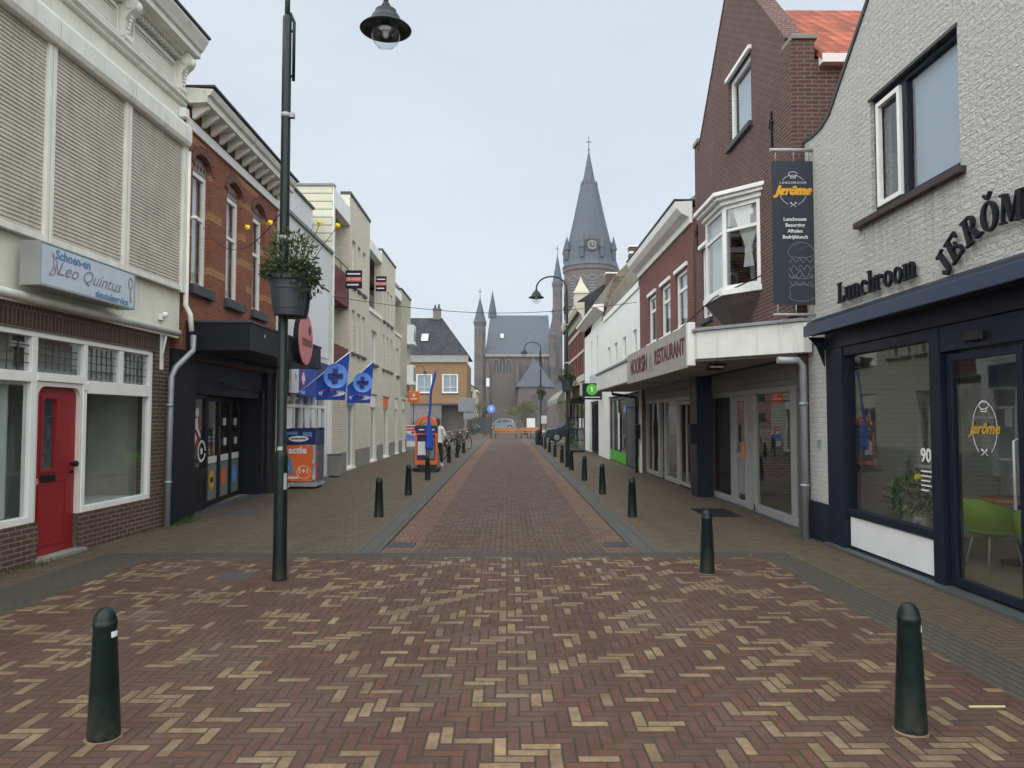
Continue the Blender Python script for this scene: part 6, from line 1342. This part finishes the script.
# cars
def car(label,loc,rz,paintm,L=4.3,H=1.62):
    t=T('parked_car',label,'car',loc,rz); W_=.87
    low=[(-L/2,.42),(-L/2+.03,.72),(-L/2+.18,.86),(-L/2+1.05,1.0),(L/2-.35,1.02),(L/2-.05,.9),(L/2,.6),(L/2-.03,.35),(L/2-.45,.24)]
    lowb=[(L/2-.5+.0,.24),(-L/2+.2,.24)]
    wx=(-L/2+.82,L/2-.85); o=[p for p in low[:8]]+[(L/2-.1,.26)]
    def archp(c): return [(c+.37*math.cos(R(a)),.33+.37*math.sin(R(a))) for a in range(0,181,20)]
    o+= [(wx[1]+.38,.26)]+archp(wx[1])+[(wx[1]-.38,.26),(wx[0]+.38,.26)]+archp(wx[0])+[(wx[0]-.38,.26),(-L/2+.12,.28)]
    b=P('body',MB().ext(o,'y',-W_,W_),paintm,t,.05)
    cab=[(-L/2+1.0,1.0),(-L/2+1.75,1.52),(-L/2+2.3,H),(L/2-.9,H-.02),(L/2-.35,1.35),(L/2-.22,1.02)]
    m=MB(); n=len(cab); vs=[]
    for sy in (-1,1):
        for x,z in cab: vs.append((x,sy*(W_-.02-(z-1.0)*.28),z-.0))
    m.add(vs,[list(range(n)),list(range(n,2*n))]+[(i,(i+1)%n,n+(i+1)%n,n+i) for i in range(n)]); P('cabin',m,paintm,t,.03)
    gm=paint('dark_car_glass',(.03,.04,.05),.08,.1,dirt=0.)
    g_=MB()
    for sy in (-1,1):
        for pts in ([(-L/2+1.25,1.05),(-L/2+1.85,1.48),(-L/2+2.25,1.54),(-L/2+2.25,1.05)],[(-L/2+2.33,1.05),(-L/2+2.33,1.54),(L/2-1.15,1.52),(L/2-.95,1.07)],[(L/2-.87,1.07),(L/2-1.05,1.5),(L/2-.8,1.46),(L/2-.5,1.2)]):
            g_.add([(x,sy*(W_-.012-(z-1.0)*.28),z) for x,z in pts],[(0,1,2,3)])
    P('side_window',g_,gm,t,recalc=False)
    g_=MB(); f=lambda z:W_-.1-(z-1)*.28
    g_.add([(-L/2+1.03,-f(1.05),1.05),(-L/2+1.03,f(1.05),1.05),(-L/2+1.74,f(1.5),1.54),(-L/2+1.74,-f(1.5),1.54)],[(0,1,2,3)]).add([(L/2-.2,-f(1.05),1.06),(L/2-.2,f(1.05),1.06),(L/2-.32,f(1.4),1.36),(L/2-.32,-f(1.4),1.36)],[(0,1,2,3)]); P('windscreen',g_,gm,t,recalc=False)
    for x in wx:
        for sy in (-1,1):
            w=P('wheel',MB().tube([(x,sy*(W_-.2),.33),(x,sy*(W_+.0),.33)],.33,24),blackgloss,t,.02); r_=MB().tube([(x,sy*(W_+.0),.33),(x,sy*(W_+.012),.33)],.21,16)
            for k in range(5): a=k*2*PI/5; r_.box(-.03,.03,-.01,.01,.03,.2).xform(Matrix.Translation((x,sy*(W_+.02),.33))@Matrix.Rotation(a,4,'Y'),len(r_.v)-8)
            P('rim',r_,alu,w)
    P('headlight',MB().box(-L/2-.005,-L/2+.16,-W_+.05,-W_+.4,.66,.8).box(-L/2-.005,-L/2+.16,W_-.4,W_-.05,.66,.8),wprint,t,.02); P('tail_light',MB().box(L/2-.1,L/2+.0,-W_+.03,-W_+.2,.75,1.0).box(L/2-.1,L/2,W_-.2,W_-.03,.75,1.0),redp,t,.01); P('mirror',MB().ball((-L/2+1.45,-W_-.08,1.06),.07,.1,.06).ball((-L/2+1.45,W_+.08,1.06),.07,.1,.06),paintm,t); P('sill_trim',MB().box(wx[0]+.4,wx[1]-.4,-W_-.004,-W_+.02,.26,.36),alu,t); return t
car('dark grey blue car parked beside the striped awning at the street end',(4.85,54.6,-.02),R(4),paint('dark_blue_grey_car',(.03,.045,.075),.25,.1,spec=.6,dirt=.05))
car('light blue car parked far behind the wooden benches',(-.9,112,-.01),R(2),paint('pale_blue_car',(.20,.26,.33),.25,.1,spec=.6,dirt=.05))
car('silver white car parked behind the dark car',(6.4,66,-.02),R(-3),paint('silver_car',(.45,.48,.5),.25,.1,spec=.6,dirt=.05))
# weeds and litter
m=MB(); rn=random.Random(2)
for cx,cy,n_,s in ((-5.42,8.75,60,.07),(-5.38,9.7,25,.04),(-5.22,12.3,120,.10),(-5.25,12.05,60,.06),(-5.3,11.2,40,.04),(4.3,10.55,50,.05),(4.2,10.7,30,.04),(-5.45,8.4,50,.05)):
    for k in range(n_):
        x=cx+rn.gauss(0,.05); y=cy+rn.gauss(0,.18); a=rn.uniform(0,6.28); h=s*rn.uniform(.4,1.2); m.add([(x-.006*math.cos(a),y-.006*math.sin(a),.0),(x+.006*math.cos(a),y+.006*math.sin(a),.0),(x+rn.gauss(0,.03),y+rn.gauss(0,.03),h)],[(0,1,2)])
tag(P('weeds',m,leafg,recalc=False),'green weeds growing along the foot of the facades','weeds',None,'stuff')
m=MB(); m.quad((2.62,4.28,.006),(2.80,4.22,.006),(2.805,4.235,.006),(2.63,4.30,.006)); tag(P('straw',MB().box(2.72,2.93,4.44,4.452,.001,.008),paint('pale_straw',(.6,.58,.3),.7),None),'pale straw lying on the pavers by the right foreground bollard','straw')
m=MB(); rn=random.Random(5)
for k in range(46):
    x=rn.choice([rn.uniform(-4.9,-3.9),rn.uniform(2.2,4.1),rn.uniform(-3,3)]); y=rn.uniform(4,22); s=rn.uniform(.006,.016); a=rn.uniform(0,3.1)
    m.add([(x+s*math.cos(a+q)*(.6+rn.random()*.6),y+s*math.sin(a+q)*(.6+rn.random()*.6),.004+.004*(q>2)) for q in (0,1.5,3,4.6)],[(0,1,2,3)])
tag(P('litter',m,paint('pale_litter',(.45,.42,.36),.9,.3),recalc=False),'tiny pale scraps of litter scattered over the paving','litter',None,'stuff')
# ================================================================== LIGHT, SKY, CAMERA
w=bpy.data.worlds.new('World'); SC.world=w; w.use_nodes=True; nt=w.node_tree; bgn=nt.nodes['Background']
sky=nt.nodes.new('ShaderNodeTexSky'); sky.sky_type='NISHITA'; sky.sun_disc=False; sky.sun_elevation=R(43); sky.sun_rotation=R(203); sky.air_density=1.; sky.dust_density=4.; sky.ozone_density=1.
bgn.inputs[1].default_value=.05
tc=nt.nodes.new('ShaderNodeTexCoord'); nz=nt.nodes.new('ShaderNodeTexNoise'); nz.inputs['Scale'].default_value=1.6; nz.inputs['Detail'].default_value=4
mp=nt.nodes.new('ShaderNodeMapping'); mp.inputs['Scale'].default_value=(1,1,2.6); nt.links.new(tc.outputs['Generated'],mp.inputs[0]); nt.links.new(mp.outputs[0],nz.inputs[0])
cr_=nt.nodes.new('ShaderNodeValToRGB'); cr_.color_ramp.elements[0].position=.3; cr_.color_ramp.elements[1].position=.72
cr_.color_ramp.elements[0].color=(3.35,3.82,4.38,1); cr_.color_ramp.elements[1].color=(4.0,4.38,4.75,1)
nt.links.new(nz.outputs[0],cr_.inputs[0]); mx=nt.nodes.new('ShaderNodeMix'); mx.data_type='RGBA'; mx.inputs[0].default_value=.94
nt.links.new(sky.outputs[0],mx.inputs[6]); nt.links.new(cr_.outputs[0],mx.inputs[7]); nt.links.new(mx.outputs[2],bgn.inputs[0])
ld_=bpy.data.lights.new('Sun','SUN'); ld_.energy=1.5; ld_.angle=R(140); ld_.color=(1,.97,.92); so=bpy.data.objects.new('Sun',ld_); COL.objects.link(so)
el=R(43); az=R(203)  # direction towards the sun, measured from +Y clockwise
dirv=Vector((math.sin(az)*math.cos(el),math.cos(az)*math.cos(el),math.sin(el))); so.rotation_euler=dirv.to_track_quat('Z','Y').to_euler(); so.location=(0,0,60)
if HAZE:
    hz=P('haze',MB().box(-380,380,-60,400,-1,75),None or paint('haze_air',(.5,.5,.5),.5)); hm_=bpy.data.materials.new('haze_volume'); hm_.use_nodes=True; ht=hm_.node_tree; ht.nodes.remove(ht.nodes['Principled BSDF']); pv=ht.nodes.new('ShaderNodeVolumePrincipled'); pv.inputs['Color'].default_value=(.85,.92,1,1); pv.inputs['Density'].default_value=HAZE; ht.links.new(pv.outputs[0],ht.nodes['Material Output'].inputs['Volume']); hz.data.materials[0]=hm_; hz['kind']='stuff'; hz['label']='thin grey haze in the air along the street'
cam=bpy.data.cameras.new('Camera'); cam.sensor_width=36; cam.lens=745/1024*36; cam.clip_end=2000; cam.clip_start=.05
co=bpy.data.objects.new('Camera',cam); COL.objects.link(co); co.location=(0,0,1.7); co.rotation_euler=(PI/2+math.atan(34/745),0,-math.atan(5/745)); SC.camera=co
SC.view_settings.view_transform='Standard'; SC.view_settings.look='None'; SC.view_settings.exposure=EXPO; SC.view_settings.gamma=1
SC.render.engine='CYCLES'; cy_=SC.cycles; cy_.use_denoising=True; cy_.max_bounces=8; cy_.diffuse_bounces=5; cy_.glossy_bounces=3; cy_.transparent_max_bounces=8; cy_.transmission_bounces=3; cy_.caustics_reflective=False; cy_.caustics_refractive=False; cy_.use_adaptive_sampling=True; cy_.adaptive_threshold=.02
try: cy_.denoiser='OPENIMAGEDENOISE'
except Exception: pass
